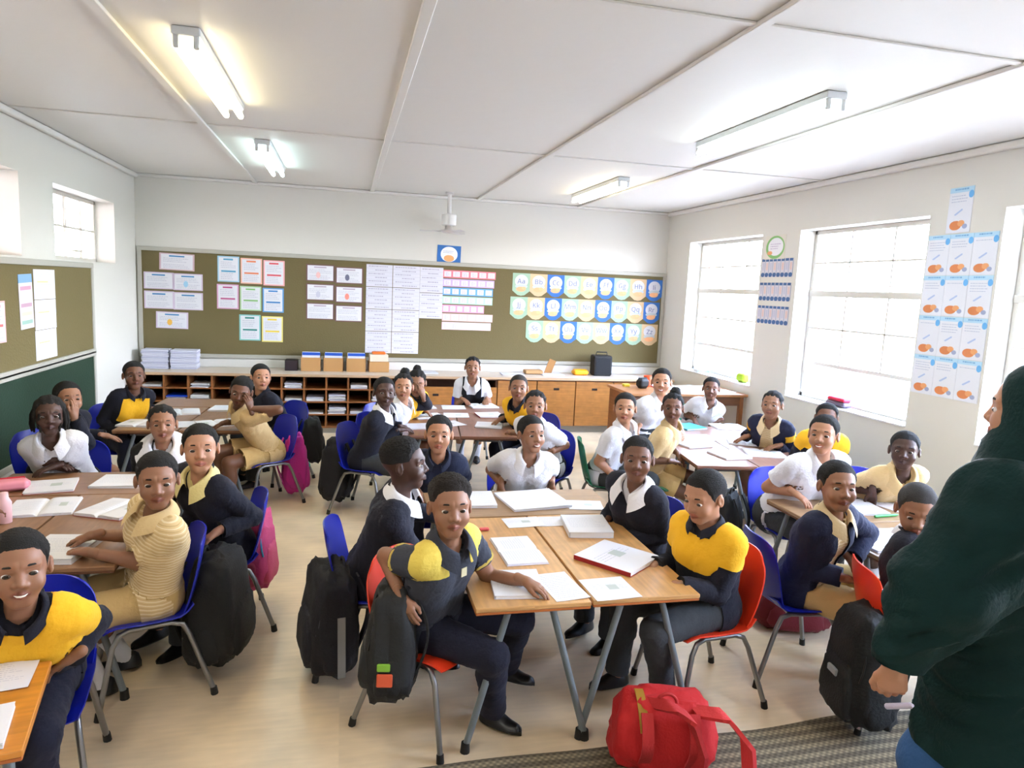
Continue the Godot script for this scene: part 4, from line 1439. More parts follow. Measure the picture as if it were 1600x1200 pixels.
func wall_displays() -> void:
	var zb := WB + 0.0215
	board("long olive pinboard with pale frame along the back wall", "notice_board", Vector3(1.0, 1.5, WB), 0.0, 6.72, 1.24, Color(0.41, 0.365, 0.23))
	board("olive pinboard on the left wall under the high windows", "notice_board", Vector3(WL, 1.475, -5.2), 90.0, 4.95, 0.8, Color(0.42, 0.375, 0.23))
	board("dark green chalkboard on the left wall below the olive pinboard", "chalkboard", Vector3(WL, 0.7, -5.2), 90.0, 4.95, 0.64, Color(0.07, 0.19, 0.12))
	var violet := Color(0.8, 0.74, 0.82)
	var blue := Color(0.24, 0.5, 0.72)
	var a := notice(violet, blue, true)
	var a2 := notice(violet, blue, true, Color(0.6, 0.78, 0.88))
	var a3 := notice(violet, blue, true, Color(0.9, 0.7, 0.3))
	var at := notice(Color(0.78, 0.66, 0.7), blue, true)
	var G := "white notice cards at the left end of the back pinboard"
	card("notice_card", at, 0.39, 0.2, Vector3(-1.965, 1.99, zb), 0, "mauve-edged title card topmost at the left end of the back pinboard", "notice", G, -1)
	card("notice_card", a, 0.33, 0.2, Vector3(-2.17, 1.76, zb), 0, "white card upper left of the block of four beneath the mauve title card", "notice", G)
	card("notice_card", a2, 0.33, 0.2, Vector3(-1.845, 1.755, zb), 0, "white card with pale blue picture, upper right of the left block of four", "notice", G)
	card("notice_card", a, 0.33, 0.21, Vector3(-2.17, 1.53, zb), 0, "white card lower left of the block of four beneath the mauve title card", "notice", G)
	card("notice_card", a, 0.33, 0.21, Vector3(-1.845, 1.525, zb), 0, "white card lower right of the block of four beneath the mauve title card", "notice", G)
	card("notice_card", a3, 0.36, 0.2, Vector3(-2.03, 1.29, zb), 0, "white card with yellow picture hanging lowest at the left of the pinboard", "notice", G, -1)
	G = "coloured-edge rule cards on the back pinboard"
	var cc := [["pale blue", Color(0.62, 0.78, 0.86), Color(0.3, 0.6, 0.75)], ["orange", Color(0.92, 0.7, 0.62), Color(0.9, 0.5, 0.35)], ["red", Color(0.92, 0.66, 0.68), Color(0.85, 0.3, 0.35)],
		["purple", Color(0.82, 0.62, 0.76), Color(0.7, 0.3, 0.5)], ["green", Color(0.66, 0.8, 0.62), Color(0.5, 0.72, 0.45)], ["bright blue", Color(0.35, 0.6, 0.82), Color(0.2, 0.5, 0.76)], ["teal", Color(0.5, 0.76, 0.74), Color(0.15, 0.5, 0.48)], ["yellow", Color(0.92, 0.86, 0.5), Color(0.92, 0.8, 0.25)]]
	for k in 8:
		var c: int = k % 3 if k < 6 else k - 5
		var r: int = k / 3 if k < 6 else 2
		card("notice_card", notice(cc[k][1], cc[k][2], false), 0.25, [0.31, 0.3, 0.32][r], Vector3(-1.385 + 0.265 * c - 0.01 * r, [1.935, 1.6, 1.24][r] - 0.012 * c, zb), 0, "portrait notice card with %s border on the olive back pinboard" % cc[k][0], "notice", G)
	G = "landscape cards with dark brown edges"
	for k in 6:
		var nm := notice(Color(0.42, 0.3, 0.3), Color(0.7, 0.65, 0.72), true, [Color(0.9, 0.72, 0.72), Color(0.4, 0.4, 0.5), Color(0.75, 0.75, 0.82), Color(0.95, 0.55, 0.5), null, null][k])
		card("notice_card", nm, 0.345, 0.21, Vector3(-0.3 + 0.355 * (k % 2), 1.94 - 0.24 * (k / 2) - 0.015 * (k % 2), zb), 0, "brown-edged landscape card, %s row %s, in the block of six beside the word lists" % [["top", "middle", "bottom"][k / 2], ["left", "right"][k % 2]], "notice", G)
	# word lists
	G = "white word list sheets on the back pinboard"
	var wm := []
	for k in 2:
		var im := Image.create(96, 96, false, Image.FORMAT_RGB8)
		im.fill(Color(0.83, 0.825, 0.87))
		for y in 6:
			im.fill_rect(Rect2i(0, y * 16, 96, 1), Color(0.72, 0.72, 0.76))
			lines(im, 8 + 24 * (y % 2), 88, y * 16 + 6, y * 16 + 11, 9, Color(0.66, 0.65, 0.72), 4)
		wm.append(img_mat(im, 0.6))
	for c in 3:
		for r in (4 if c < 2 else 2):
			var h := 0.285 if c < 2 else 0.335
			card("word_list", wm[(c + r) % 2], [0.33, 0.345, 0.3][c], h - 0.006, Vector3([0.43, 0.775, 1.1][c], 2.085 - h * (r + 0.5), zb + 0.001), 0, "white word list sheet, %s from the top in the %s column of word lists" % [ORD[r], ["left", "middle", "right"][c]], "notice", G)
	# number strips
	G = "coloured card strips on the back pinboard"
	var sc := [["red", Color(0.9, 0.5, 0.55)], ["lilac", Color(0.78, 0.68, 0.84)], ["blue", Color(0.4, 0.66, 0.88)], ["pale green", Color(0.7, 0.85, 0.76)], ["pink", Color(0.9, 0.62, 0.74)], ["salmon", Color(0.93, 0.76, 0.74)], ["faint pink", Color(0.93, 0.8, 0.83)]]
	var sy := 2.06
	for k in 7:
		var w: float = [0.7, 0.685, 0.67, 0.67, 0.56, 0.68, 0.66][k]
		var o := thing("card_strip", "%s strip of small number cards, %s down on the back pinboard" % [sc[k][0], ORD[k]], "notice", Vector3(1.25, sy - 0.052, zb + 0.002), -0.0, G)
		put("backing_strip", box_mesh(Vector3(w, 0.1, 0.002), 0.0, Vector3(w / 2, 0, 0.001)), mat(sc[k][1], 0.6), o)
		for j in 6:
			var cw := w / 6.0
			var im := Image.create(24, 24, false, Image.FORMAT_RGB8)
			var m: Material
			if not shared.has("strip%d" % (j % 3)):
				im.fill(Color(0.87, 0.85, 0.88))
				lines(im, 5, 20, 5, 20, 6, Color(0.75, 0.72, 0.8), 3)
				shared["strip%d" % (j % 3)] = img_mat(im, 0.6)
			m = shared["strip%d" % (j % 3)]
			var cd := put("number_card", sheet_mesh(cw - 0.026, 0.068, 0.002), m, o)
			cd.position = Vector3(cw * (j + 0.5), 0, 0.0022)
		sy -= 0.113
	# alphabet bunting
	G = "alphabet pennants on the back pinboard"
	var pm := []
	for col in [Color(0.6, 0.71, 0.61), Color(0.81, 0.69, 0.53), Color(0.17, 0.4, 0.7)]:
		var im := Image.create(96, 128, false, Image.FORMAT_RGB8)
		im.fill(col)
		blot(im, 48, 44, 36, 36, Color(0.81, 0.81, 0.84))
		blot(im, 48, 74, 34, 12, Color(0.72, 0.76, 0.78))
		blot(im, 46, 90, 26, 14, Color(0.92, 0.66, 0.48))
		blot(im, 62, 84, 12, 9, Color(0.94, 0.7, 0.5))
		pm.append(img_mat(im, 0.6))
	var kk := 0
	for r in 3:
		for c in (9 if r < 2 else 8):
			var w := 0.243
			var h := 0.3
			var p := Mb.new()
			var out := [Vector2(-w / 2, h / 2), Vector2(w / 2, h / 2), Vector2(w / 2, -h * 0.28), Vector2(w * 0.2, -h * 0.47), Vector2(0, -h / 2), Vector2(-w * 0.2, -h * 0.47), Vector2(-w / 2, -h * 0.28)]
			var ids := []
			for q in out: ids.append(p.pt(Vector3(q.x, q.y, 0.0025), Vector3.BACK, Vector2(q.x / w + 0.5, 0.5 - q.y / h)))
			for j in range(1, 6): p.tri(ids[0], ids[j], ids[j + 1])
			for j in 7:
				var q0: Vector2 = out[j]
				var q1: Vector2 = out[(j + 1) % 7]
				var e := (q1 - q0).normalized()
				var nn := Vector3(-e.y, e.x, 0)
				p.quad(p.pt(Vector3(q0.x, q0.y, 0.0025), nn), p.pt(Vector3(q1.x, q1.y, 0.0025), nn), p.pt(Vector3(q1.x, q1.y, 0), nn), p.pt(Vector3(q0.x, q0.y, 0), nn))
			if not shared.has("pennant"): shared.pennant = p.mesh()
			var x: float = [2.185, 2.165, 2.4][r] + w * (c + 0.5) - 0.002 * c
			var o := thing("pennant", "%s pennant, %s from the left in the %s row of alphabet bunting" % [["green", "peach", "blue"][c % 3], ORD[c], ["top", "middle", "bottom"][r]], "bunting", Vector3(x, [1.915, 1.6, 1.29][r] - 0.0 * c, zb + 0.001), 0.0, G)
			put("pennant_flag", shared.pennant, pm[c % 3], o)
			var tm := TextMesh.new()
			tm.text = char(65 + kk) + char(97 + kk)
			tm.font_size = 24
			tm.pixel_size = 0.0038
			tm.depth = 0.001
			var te := put("letters", tm, mat(Color(0.45, 0.49, 0.62), 0.6), o)
			te.position = Vector3(0, 0.046, 0.003)
			kk += 1
	# the round blue sign above the board, and its like by the windows
	var im := Image.create(128, 96, false, Image.FORMAT_RGB8)
	im.fill(Color(0.16, 0.42, 0.72))
	blot(im, 64, 48, 46, 42, Color(0.93, 0.94, 0.97))
	lines(im, 32, 98, 30, 48, 8, Color(0.7, 0.72, 0.78), 3)
	blot(im, 64, 70, 28, 18, Color(0.9, 0.66, 0.42))
	card("wall_sign", img_mat(im, 0.5), 0.31, 0.225, Vector3(1.32, 2.262, WB + 0.002), 0, "blue square sign with white disc above the pinboard under the fan", "sign", "", -1)
	im = Image.create(96, 96, false, Image.FORMAT_RGB8)
	im.fill(Color(0.84, 0.82, 0.77))
	blot(im, 48, 48, 44, 46, Color(0.5, 0.72, 0.42))
	blot(im, 50, 46, 36, 36, Color(0.9, 0.9, 0.92))
	lines(im, 26, 74, 34, 60, 9, Color(0.72, 0.66, 0.78), 3)
	blot(im, 24, 70, 12, 8, Color(0.88, 0.6, 0.4))
	card("wall_sign", img_mat(im, 0.5), 0.36, 0.25, Vector3(WR - 0.0005, 2.41, -6.72), -90, "green-rimmed round sign between the two far windows", "sign", "")
	im = Image.create(192, 64, false, Image.FORMAT_RGB8)
	im.fill(Color(0.8, 0.79, 0.82))
	for k in 8:
		im.fill_rect(Rect2i(k * 24 + 2, 0, 20, 9), Color(0.24, 0.38, 0.58))
		im.fill_rect(Rect2i(k * 24 + 22, 9, 3, 46), Color(0.55, 0.6, 0.7))
		im.fill_rect(Rect2i(k * 24 + 6, 14, 12, 26), Color(0.84, 0.74, 0.72) if k % 2 else Color(0.74, 0.74, 0.8))
		blot(im, k * 24 + 12, 56, 11, 8, Color(0.24, 0.38, 0.58))
	var tm2 := img_mat(im, 0.6)
	for r in 3:
		card("card_strip", tm2, 0.56, 0.19, Vector3(WR - 0.0005, [2.195, 1.945, 1.7][r], -6.66), -90, "blue-edged card strip, %s of three under the green-rimmed sign" % ["highest", "middle", "lowest"][r], "poster", "blue-edged strips between the far windows")
	var pm2 := []
	for k in 3:
		im = Image.create(96, 144, false, Image.FORMAT_RGB8)
		im.fill(Color(0.87, 0.88, 0.92))
		im.fill_rect(Rect2i(0, 0, 96, 16), Color(0.68, 0.83, 0.92))
		lines(im, 20, 76, 4, 13, 12, Color(0.45, 0.65, 0.82), 5)
		blot(im, 86, 24, 10, 12, Color(0.4, 0.68, 0.9))
		lines(im, 10, 80, 26, 60 - 12 * k, 9, Color(0.66, 0.7, 0.8), 2)
		for j in 26: im.fill_rect(Rect2i(28 + j, 84 - int(j * 0.6), 6, 4), Color(0.66, 0.74, 0.88))
		blot(im, 36, 120, 24, 15, Color(0.82, 0.5, 0.3))
		blot(im, 58, 114, 14, 10, Color(0.88, 0.62, 0.42))
		blot(im, 74, 124, 10, 8, Color(0.6, 0.64, 0.78))
		pm2.append(img_mat(im, 0.55))
	for r in 4:
		for c in 3:
			card("poster", pm2[(r + c) % 3], 0.203, 0.302, Vector3(WR - 0.0005, 2.25 - 0.305 * r, -4.585 + 0.205 * c), -90, "light blue headed poster, %s row, %s of three, between windows near the green-clad teacher" % [["top", "second", "third", "bottom"][r], ["farthest", "middle", "nearest"][c]], "poster", "light blue posters between the nearer windows")
	card("poster", pm2[1], 0.21, 0.33, Vector3(WR - 0.0005, 2.575, -4.43), -90, "single poster fixed above the block of light blue posters", "poster", "light blue posters between the nearer windows")
	# left wall papers
	var xl := WL + 0.0215
	im = Image.create(64, 128, false, Image.FORMAT_RGB8)
	im.fill(Color(0.88, 0.84, 0.88))
	im.fill_rect(Rect2i(0, 0, 64, 20), Color(0.5, 0.66, 0.82))
	for k in 5: im.fill_rect(Rect2i(6, 28 + k * 20, 52, 9), [Color(0.8, 0.6, 0.7), Color(0.9, 0.85, 0.8), Color(0.75, 0.6, 0.68), Color(0.88, 0.8, 0.72), Color(0.6, 0.74, 0.7)][k])
	card("poster", img_mat(im, 0.6), 0.24, 0.42, Vector3(xl, 1.585, -6.2), 90, "narrow poster of coloured bands on the left wall's olive pinboard", "poster", "", 2)
	im = Image.create(96, 128, false, Image.FORMAT_RGB8)
	im.fill(Color(0.9, 0.9, 0.96))
	lines(im, 10, 86, 10, 120, 9, Color(0.74, 0.75, 0.82), 2)
	im.fill_rect(Rect2i(14, 50, 50, 6), Color(0.92, 0.88, 0.6))
	var pm3 := img_mat(im, 0.6)
	card("paper_sheet", pm3, 0.42, 0.24, Vector3(xl, 1.715, -6.56), 90, "upper white sheet beside the banded poster on the left wall", "paper", "white sheets on the left wall")
	card("paper_sheet", pm3, 0.42, 0.24, Vector3(xl, 1.47, -6.56), 90, "middle white sheet beside the banded poster on the left wall", "paper", "white sheets on the left wall")
	card("paper_sheet", pm3, 0.42, 0.24, Vector3(xl, 1.225, -6.55), 90, "lowest white sheet beside the banded poster on the left wall", "paper", "white sheets on the left wall")
	card("poster", notice(Color(0.9, 0.7, 0.72), Color(0.85, 0.4, 0.4), false), 0.24, 0.3, Vector3(xl, 1.45, -5.72), 90, "pink-edged poster cut by the picture's left edge", "poster", "")
	# fan on its rod
	var o := thing("ceiling_fan", "white ceiling fan on a short rod above the blue sign", "fan", Vector3(1.25, CH, -8.9))
	var b := Mb.new()
	b.tube([Vector3(0, 0, 0), Vector3(0, -0.27, 0)], 0.025, 12)
	b.lathe([Vector2(0.001, -0.03), Vector2(0.05, -0.026), Vector2(0.055, 0.0)], 16)
	put("rod", b.mesh(), mat(Color(0.84, 0.83, 0.82), 0.4), o)
	b = Mb.new()
	b.lathe([Vector2(0.001, -0.41), Vector2(0.08, -0.405), Vector2(0.09, -0.39), Vector2(0.092, -0.28), Vector2(0.085, -0.265), Vector2(0.001, -0.262)], 24)
	put("motor", b.mesh(), mat(Color(0.88, 0.88, 0.87), 0.35), o)
	b = Mb.new()
	b.lathe([Vector2(0.001, -0.5), Vector2(0.06, -0.495), Vector2(0.1, -0.48), Vector2(0.105, -0.465), Vector2(0.05, -0.45), Vector2(0.045, -0.405), Vector2(0.001, -0.404)], 24)
	put("hub", b.mesh(), mat(Color(0.84, 0.82, 0.81), 0.35), o)
	for k in 3:
		b = Mb.new()
		b.surf(8, 2, func(u: float, v: float) -> Vector3: return Vector3(lerpf(0.08, 0.36, u), -0.478 + (v - 0.5) * 0.02, (v - 0.5) * lerpf(0.05, 0.085, u)), -1.0, 0.004)
		put("blade", b.mesh(), mat(Color(0.84, 0.83, 0.82), 0.4), o).rotation.y = k * TAU / 3 + 0.9

# ---------- the row of cabinets on the back wall ----------
func cabinets() -> void:
	var wood := mat(Color(0.6, 0.37, 0.18), 0.5, "wood")
	var o := thing("cubby_shelf", "long open wooden cubby shelf of four rows under the pale worktop", "shelf", Vector3(-0.72, 0, -8.98))
	var W := 3.1
	var Z := 0.54
	for e in 2: put("side_panel", box_mesh(Vector3(0.03, 0.63, Z), 0.002, Vector3([-1, 1][e] * (W / 2 - 0.015), 0.385, 0)), wood, o)
	for k in 5: put("shelf_board", box_mesh(Vector3(W - 0.062, 0.018, Z), 0.002, Vector3(0, 0.08 + 0.155 * k, 0)), wood, o)
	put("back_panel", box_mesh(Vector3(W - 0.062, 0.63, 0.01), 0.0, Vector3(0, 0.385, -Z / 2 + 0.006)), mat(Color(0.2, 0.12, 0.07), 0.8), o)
	for k in range(1, 12): put("divider", box_mesh(Vector3(0.022, 0.62, Z - 0.02), 0.002, Vector3(-W / 2 + W * k / 12.0, 0.385, 0.004)), wood, o)
	put("plinth", box_mesh(Vector3(W, 0.068, Z - 0.06), 0.0, Vector3(0, 0.034, -0.02)), mat(Color(0.66, 0.65, 0.62), 0.6), o)
	# piles of workbooks in the pigeonholes
	var pile := [[2, 0, 3], [4, 0, 1], [9, 0, 3], [6, 0, 4], [11, 0, 3], [1, 1, 3], [2, 1, 4], [7, 1, 3], [8, 1, 5], [10, 1, 4], [6, 1, 2], [8, 2, 5], [9, 2, 2], [10, 2, 3], [7, 2, 1], [0, 0, 2], [6, 3, 1], [10, 3, 1], [3, 2, 3], [4, 1, 3], [11, 1, 4]]
	var gm := mat(Color(0.86, 0.85, 0.86), 0.7)
	for p in pile:
		var x: float = -0.72 - W / 2 + W * (p[0] + 0.5) / 12.0
		var y: float = 0.699 - 0.155 * (p[1] + 1)
		for j in p[2]:
			var t := 0.017
			var key := "wb"
			if not shared.has(key):
				var c := Mb.new()
				c.box(Vector3(0, t / 2, 0), Vector3(0.2, t, 0.28), 0.004)
				shared[key] = c.mesh()
			var q := put("workbook", shared[key], gm if (j + p[0]) % 3 else mat(Color(0.74, 0.74, 0.8), 0.7))
			q.position = Vector3(x + rng.randf_range(-0.008, 0.008), y + 0.001 + j * (t + 0.001), -8.865 + rng.randf_range(-0.015, 0.015))
			q.rotation.y = rng.randf_range(-0.035, 0.035)
			tag(q, "white workbook, %s in its pile, %s cubby from left, %s row" % [["lowest", "second", "third", "fourth", "fifth"][j], ORD[p[0]], ["first", "second", "third", "fourth"][p[1]]], "book", "workbooks in the cubby shelf")
	var fo := put("plastic_folder", box_mesh(Vector3(0.23, 0.012, 0.3), 0.004), mat(Color(0.05, 0.25, 0.75), 0.4))
	fo.position = Vector3(-0.72 - W / 2 + W * 1.5 / 12.0 + 0.01, 0.389 + 0.062, -8.84)
	tag(fo, "bright blue plastic folder on a workbook pile in the left cubbies", "folder")
	# worktop
	var top := thing("worktop", "pale beige laminate worktop running over cubbies and cupboards", "worktop", Vector3(0.99, 0, -8.98))
	put("slab", box_mesh(Vector3(6.72, 0.03, 0.6), 0.004, Vector3(0, 0.715, 0.0)), mat(Color(0.82, 0.76, 0.7), 0.4), top)
	put("wood_edging", box_mesh(Vector3(6.72, 0.03, 0.012), 0.003, Vector3(0, 0.715, 0.306)), mat(Color(0.74, 0.62, 0.5), 0.45), top)
	put("splashback", box_mesh(Vector3(6.72, 0.1, 0.015), 0.003, Vector3(0, 0.781, -0.3)), mat(Color(0.84, 0.83, 0.81), 0.4), top)
	# cupboards
	var cw := 0.525
	var dw := mat(Color(0.73, 0.49, 0.23), 0.42, "wood")
	for u in 3:
		var x := 0.86 + (u * 2 + 1) * cw
		var c := thing("wooden_cupboard", "orange-brown wooden cupboard, %s of three from the cubby shelf along the back wall" % ORD[u], "cupboard", Vector3(x, 0, -8.98), 0.0, "wooden cupboards under the worktop")
		var open := u == 0
		var hy := 0.69
		var m := Mb.new()
		for e in [-1.0, 1.0]: m.box(Vector3(e * (cw - 0.01), 0.39, 0), Vector3(0.018, 0.6, 0.52), 0.002)
		m.box(Vector3(0, 0.1, 0), Vector3(cw * 2 - 0.04, 0.018, 0.52), 0.002)
		m.box(Vector3(0, hy, 0), Vector3(cw * 2 - 0.04, 0.018, 0.52), 0.002)
		m.box(Vector3(0, 0.39, -0.25), Vector3(cw * 2 - 0.04, 0.6, 0.01), 0.0)
		put("carcass", m.mesh(), mat(Color(0.4, 0.22, 0.1), 0.6, "wood"), c)
		put("plinth", box_mesh(Vector3(cw * 2, 0.088, 0.46), 0.0, Vector3(0, 0.044, -0.02)), mat(Color(0.66, 0.65, 0.62), 0.6), c)
		for e in [-1.0, 1.0]:
			var dh := 0.5 if open else 0.59
			var d := put("door", box_mesh(Vector3(cw - 0.012, dh, 0.02), 0.004), dw, c)
			d.position = Vector3(e * cw / 2, 0.095 + dh / 2, 0.275)
			var k := Mb.new()
			k.box(Vector3(0, dh / 2 - 0.1, 0.014), Vector3(0.075, 0.028, 0.008), 0.003)
			put("handle_plate", k.mesh(), mat(Color(0.16, 0.1, 0.06), 0.5), d)
	# the side table by the window
	var t := thing("side_desk", "plain wooden desk spread with papers in the back right corner", "desk", Vector3(3.69, 0, -7.3))
	var dm := mat(Color(0.72, 0.49, 0.29), 0.4, "wood")
	put("desktop", box_mesh(Vector3(1.4, 0.03, 0.72), 0.005, Vector3(0, 0.785, 0)), dm, t)
	put("apron", box_mesh(Vector3(1.3, 0.1, 0.02), 0.003, Vector3(0, 0.72, 0.32)), mat(Color(0.45, 0.26, 0.12), 0.5, "wood"), t)
	put("end_panel", box_mesh(Vector3(0.03, 0.77, 0.66), 0.003, Vector3(-0.66, 0.385, 0)), mat(Color(0.56, 0.33, 0.15), 0.5, "wood"), t)
	for e in [-1.0, 1.0]: put("leg", box_mesh(Vector3(0.05, 0.77, 0.05), 0.005, Vector3(0.64, 0.385, e * 0.31)), mat(Color(0.56, 0.33, 0.15), 0.5, "wood"), t)

# three tables pushed together: two lengthwise, one across behind them; origin is the near left corner
func table_group(x: float, z: float, yaw: float, kinds: Array, where: String) -> void:
	var R := Basis(Vector3.UP, deg_to_rad(yaw))
	var lay := [[Vector3(0.24, 0, -0.535), 90.0, "left lengthwise"], [Vector3(0.725, 0, -0.545), 90.0, "right lengthwise"], [Vector3(0.5, 0, -1.325), 0.0, "far crosswise"]]
	for k in 3:
		var p: Vector3 = Vector3(x, 0, z) + R * (lay[k][0] as Vector3)
		school_table(p.x, p.z, yaw + lay[k][1], kinds[k], "%s wooden school table of the group %s" % [lay[k][2], where], "school tables pushed together")

func tables_and_books() -> void:
	table_group(0.505, -2.53, 0.0, ["orange", "orange", "grey"], "in the front centre")
	table_group(-1.89, -3.12, 0.0, ["brown", "brown", "brown"], "at the left by the chalkboard")
	table_group(0.47, -5.72, -6.5, ["red", "red", "red"], "in the middle before the cupboards")
	table_group(-1.76, -5.96, -3.0, ["brown", "brown", "brown"], "at the back left before the cubbies")
	table_group(2.55, -4.62, -8.0, ["red", "red", "red"], "at the right below the second window")
	school_table(3.12, -3.06, 0.0, "grey", "nearer crosswise school table at the right under white papers", "school tables pushed together")
	school_table(3.12, -3.545, 0.0, "grey", "farther crosswise school table at the right with a green pen", "school tables pushed together")
	school_table(-1.363, -2.02, 12.0, "amber", "amber wooden school table cut by the bottom left corner", "school tables pushed together")
	var red := Color(0.62, 0.12, 0.16)
	var wht := Color(0.86, 0.86, 0.9)
	# front centre
	book(1.09, -3.87, 8, "closed", "large white project book lying across the far table of the front centre group", 0.62, wht, 0.36, 0.34, 0.012)
	book(0.76, -3.9, -4, "closed", "white book half hidden behind the grey-shirted girl's head", 0.62, wht, 0.21, 0.28, 0.014)
	book(1.25, -3.37, -8, "closed", "thick white book on the right orange table near the navy-jersey pupil", 0.62, wht, 0.23, 0.28, 0.028)
	book(1.25, -2.94, 38, "closed", "white book with red back cover lying skewed on the right orange table", 0.62, red, 0.27, 0.3, 0.02)
	book(1.1, -2.64, 3, "sheet", "shiny plastic-sleeved sheet at the near edge of the right orange table", 0.62, wht, 0.2, 0.21)
	book(0.715, -2.72, -6, "closed", "white book under the grey-shirted girl's hand", 0.62, wht, 0.21, 0.26, 0.014)
	book(0.9, -2.69, 6, "sheet", "glossy sheet beside the grey-shirted girl's book", 0.62, wht, 0.15, 0.27)
	book(0.815, -3.1, 92, "open", "open ruled exercise book on the left orange table", 0.62, wht, 0.17, 0.19, 0.01)
	book(0.94, -3.5, 3, "sheet", "white sheet near the far end of the left orange table", 0.62, wht, 0.2, 0.15)
	book(1.1, -3.5, -2, "sheet", "white sheet near the far end of the right orange table", 0.62, wht, 0.18, 0.15)
	book(1.38, -3.76, -12, "sheet", "white sheet at the right corner of the far front-centre table", 0.62, wht, 0.2, 0.17)
	var er := put("eraser", box_mesh(Vector3(0.05, 0.014, 0.022), 0.005, Vector3(0, 0.007, 0)), mat(Color(0.9, 0.4, 0.42), 0.6))
	er.position = Vector3(0.71, 0.62, -3.4)
	tag(er, "small pink eraser by the grey-shirted girl on the orange table", "eraser")
	# left group
	book(-1.2, -3.33, -8, "closed", "white book by the striped-shirt boy's folded hands", 0.62, wht, 0.24, 0.3, 0.022)
	book(-1.14, -3.9, -24, "open", "open white book near the middle of the left table group", 0.62, red, 0.13, 0.27, 0.018)
	book(-1.5, -3.97, 8, "open", "open pale book left of the table joint in the left group", 0.62, wht, 0.15, 0.28, 0.012)
	book(-1.6, -4.36, 12, "closed", "white book in front of the braided girl's arms", 0.62, red, 0.24, 0.26, 0.01)
	book(-1.27, -4.44, -4, "closed", "white book in front of the girl with the wide collar", 0.62, wht, 0.25, 0.26, 0.012)
	# bottom left corner
	book(-1.03, -2.28, 10, "sheet", "white sheet at the far side of the amber corner table", 0.62, wht, 0.24, 0.2)
	book(-0.98, -1.98, 14, "closed", "white book at the near side of the amber corner table", 0.62, wht, 0.24, 0.2, 0.012)
	# back left
	for k in 6:
		var p: Array = [[-1.6, -6.2, -10, "open"], [-1.27, -6.18, 8, "sheet"], [-1.02, -6.2, 25, "open"], [-1.41, -6.72, 12, "open"], [-1.08, -6.9, -5, "closed"], [-1.62, -6.78, 30, "sheet"]][k]
		book(p[0], p[1], p[2], p[3], ["open white book at the near left corner of the back left tables", "loose white sheet at the near edge of the back left tables", "open white book tilted before the beige-shirted boy in the back left", "open white book mid-way across the back left tables", "white book at the far right of the back left tables", "white sheet by the yellow-fronted boy at the back left"][k], 0.62, wht, 0.15 if p[3] == "open" else 0.22, 0.26, 0.014)
	# middle
	for k in 9:
		var p: Array = [[1.28, -6.1, -16, "closed", "white book with dark cover at the near right of the middle tables"], [0.93, -6.2, 20, "sheet", "pale greenish sheet at the near edge of the middle tables"], [0.66, -6.04, 4, "closed", "red-covered book at the near left of the middle tables"], [0.78, -6.55, 14, "open", "open white book half-way along the left of the middle tables"], [1.06, -6.62, -6, "sheet", "white sheet in the centre of the middle tables"], [1.38, -6.6, 3, "closed", "white book with red edge at the right of the middle tables"], [0.76, -7.08, 8, "open", "open white book at the far left of the middle tables"], [1.1, -7.06, -4, "sheet", "white sheet before the pinafore girl"], [1.42, -7.14, 6, "open", "open book by the pinafore girl's left hand"]][k]
		book(p[0], p[1], p[2], p[3], p[4], 0.62, red if k in [2, 5] else (Color(0.1, 0.1, 0.2) if k == 0 else wht), 0.14 if p[3] == "open" else 0.24, 0.24, 0.012)
	# right, below the second window
	for k in 7:
		var p: Array = [[2.98, -4.9, 6, "closed", "white book at the near left of the right window tables"], [3.32, -4.95, -18, "open", "open white book at the near right of the right window tables"], [2.86, -5.3, 10, "closed", "white book before the seated beige-shirted girl at the right"], [3.4, -5.36, -24, "open", "open white book before the girl with the ponytail"], [3.1, -5.55, 5, "sheet", "pale sheet in the centre of the right window tables"], [3.2, -6.02, 12, "closed", "teal folder-like book at the far left of the right window tables"], [3.62, -6.02, -8, "open", "open white book at the far right of the right window tables"]][k]
		book(p[0], p[1], p[2], p[3], p[4], 0.62, Color(0.2, 0.62, 0.68) if k == 5 else wht, 0.15 if p[3] == "open" else 0.24, 0.26, 0.012)
	# right front
	for k in 4:
		var p: Array = [[2.8, -3.02, 4, "open", "open exercise book on the nearer right table by the cardigan boy"], [3.05, -3.55, -8, "closed", "white book on the farther right table before the big white-shirted boy"], [3.36, -3.62, 14, "sheet", "white sheet before the beige-shirted boy at the right wall"], [3.2, -3.1, -10, "sheet", "white sheet on the nearer right table by the shaved-head boy"]][k]
		book(p[0], p[1], p[2], p[3], p[4], 0.62, wht, 0.19 if p[3] == "open" else 0.26, 0.28, 0.012)
	var pen := Mb.new()
	pen.tube([Vector3(-0.09, 0.008, 0), Vector3(0.07, 0.008, 0), Vector3(0.09, 0.008, 0)], [0.008, 0.008, 0.002], 8)
	var pn := put("pen", pen.mesh(), mat(Color(0.2, 0.62, 0.25), 0.4))
	pn.position = Vector3(3.12, 0.62, -3.38)
	pn.rotation.y = 0.1
	tag(pn, "green pen lying between the two right crosswise tables", "pen")
	# things on the worktop
	for c in 2:
		for k in 11:
			var q := put("booklet", box_mesh(Vector3(0.29, 0.019, 0.22), 0.004), mat(Color(0.84, 0.84, 0.9) if k % 3 else Color(0.76, 0.76, 0.85), 0.7))
			q.position = Vector3(-2.16 + 0.31 * c + rng.randf_range(-0.008, 0.008), 0.7405 + 0.0205 * k, -9.08 + rng.randf_range(-0.01, 0.01))
			tag(q, "grey-white booklet, %s from the bottom of the %s pile at the worktop's left end" % [ORD[k], ["left", "right"][c]], "book", "booklets piled on the worktop")
	var kraft := mat(Color(0.72, 0.54, 0.34), 0.85)
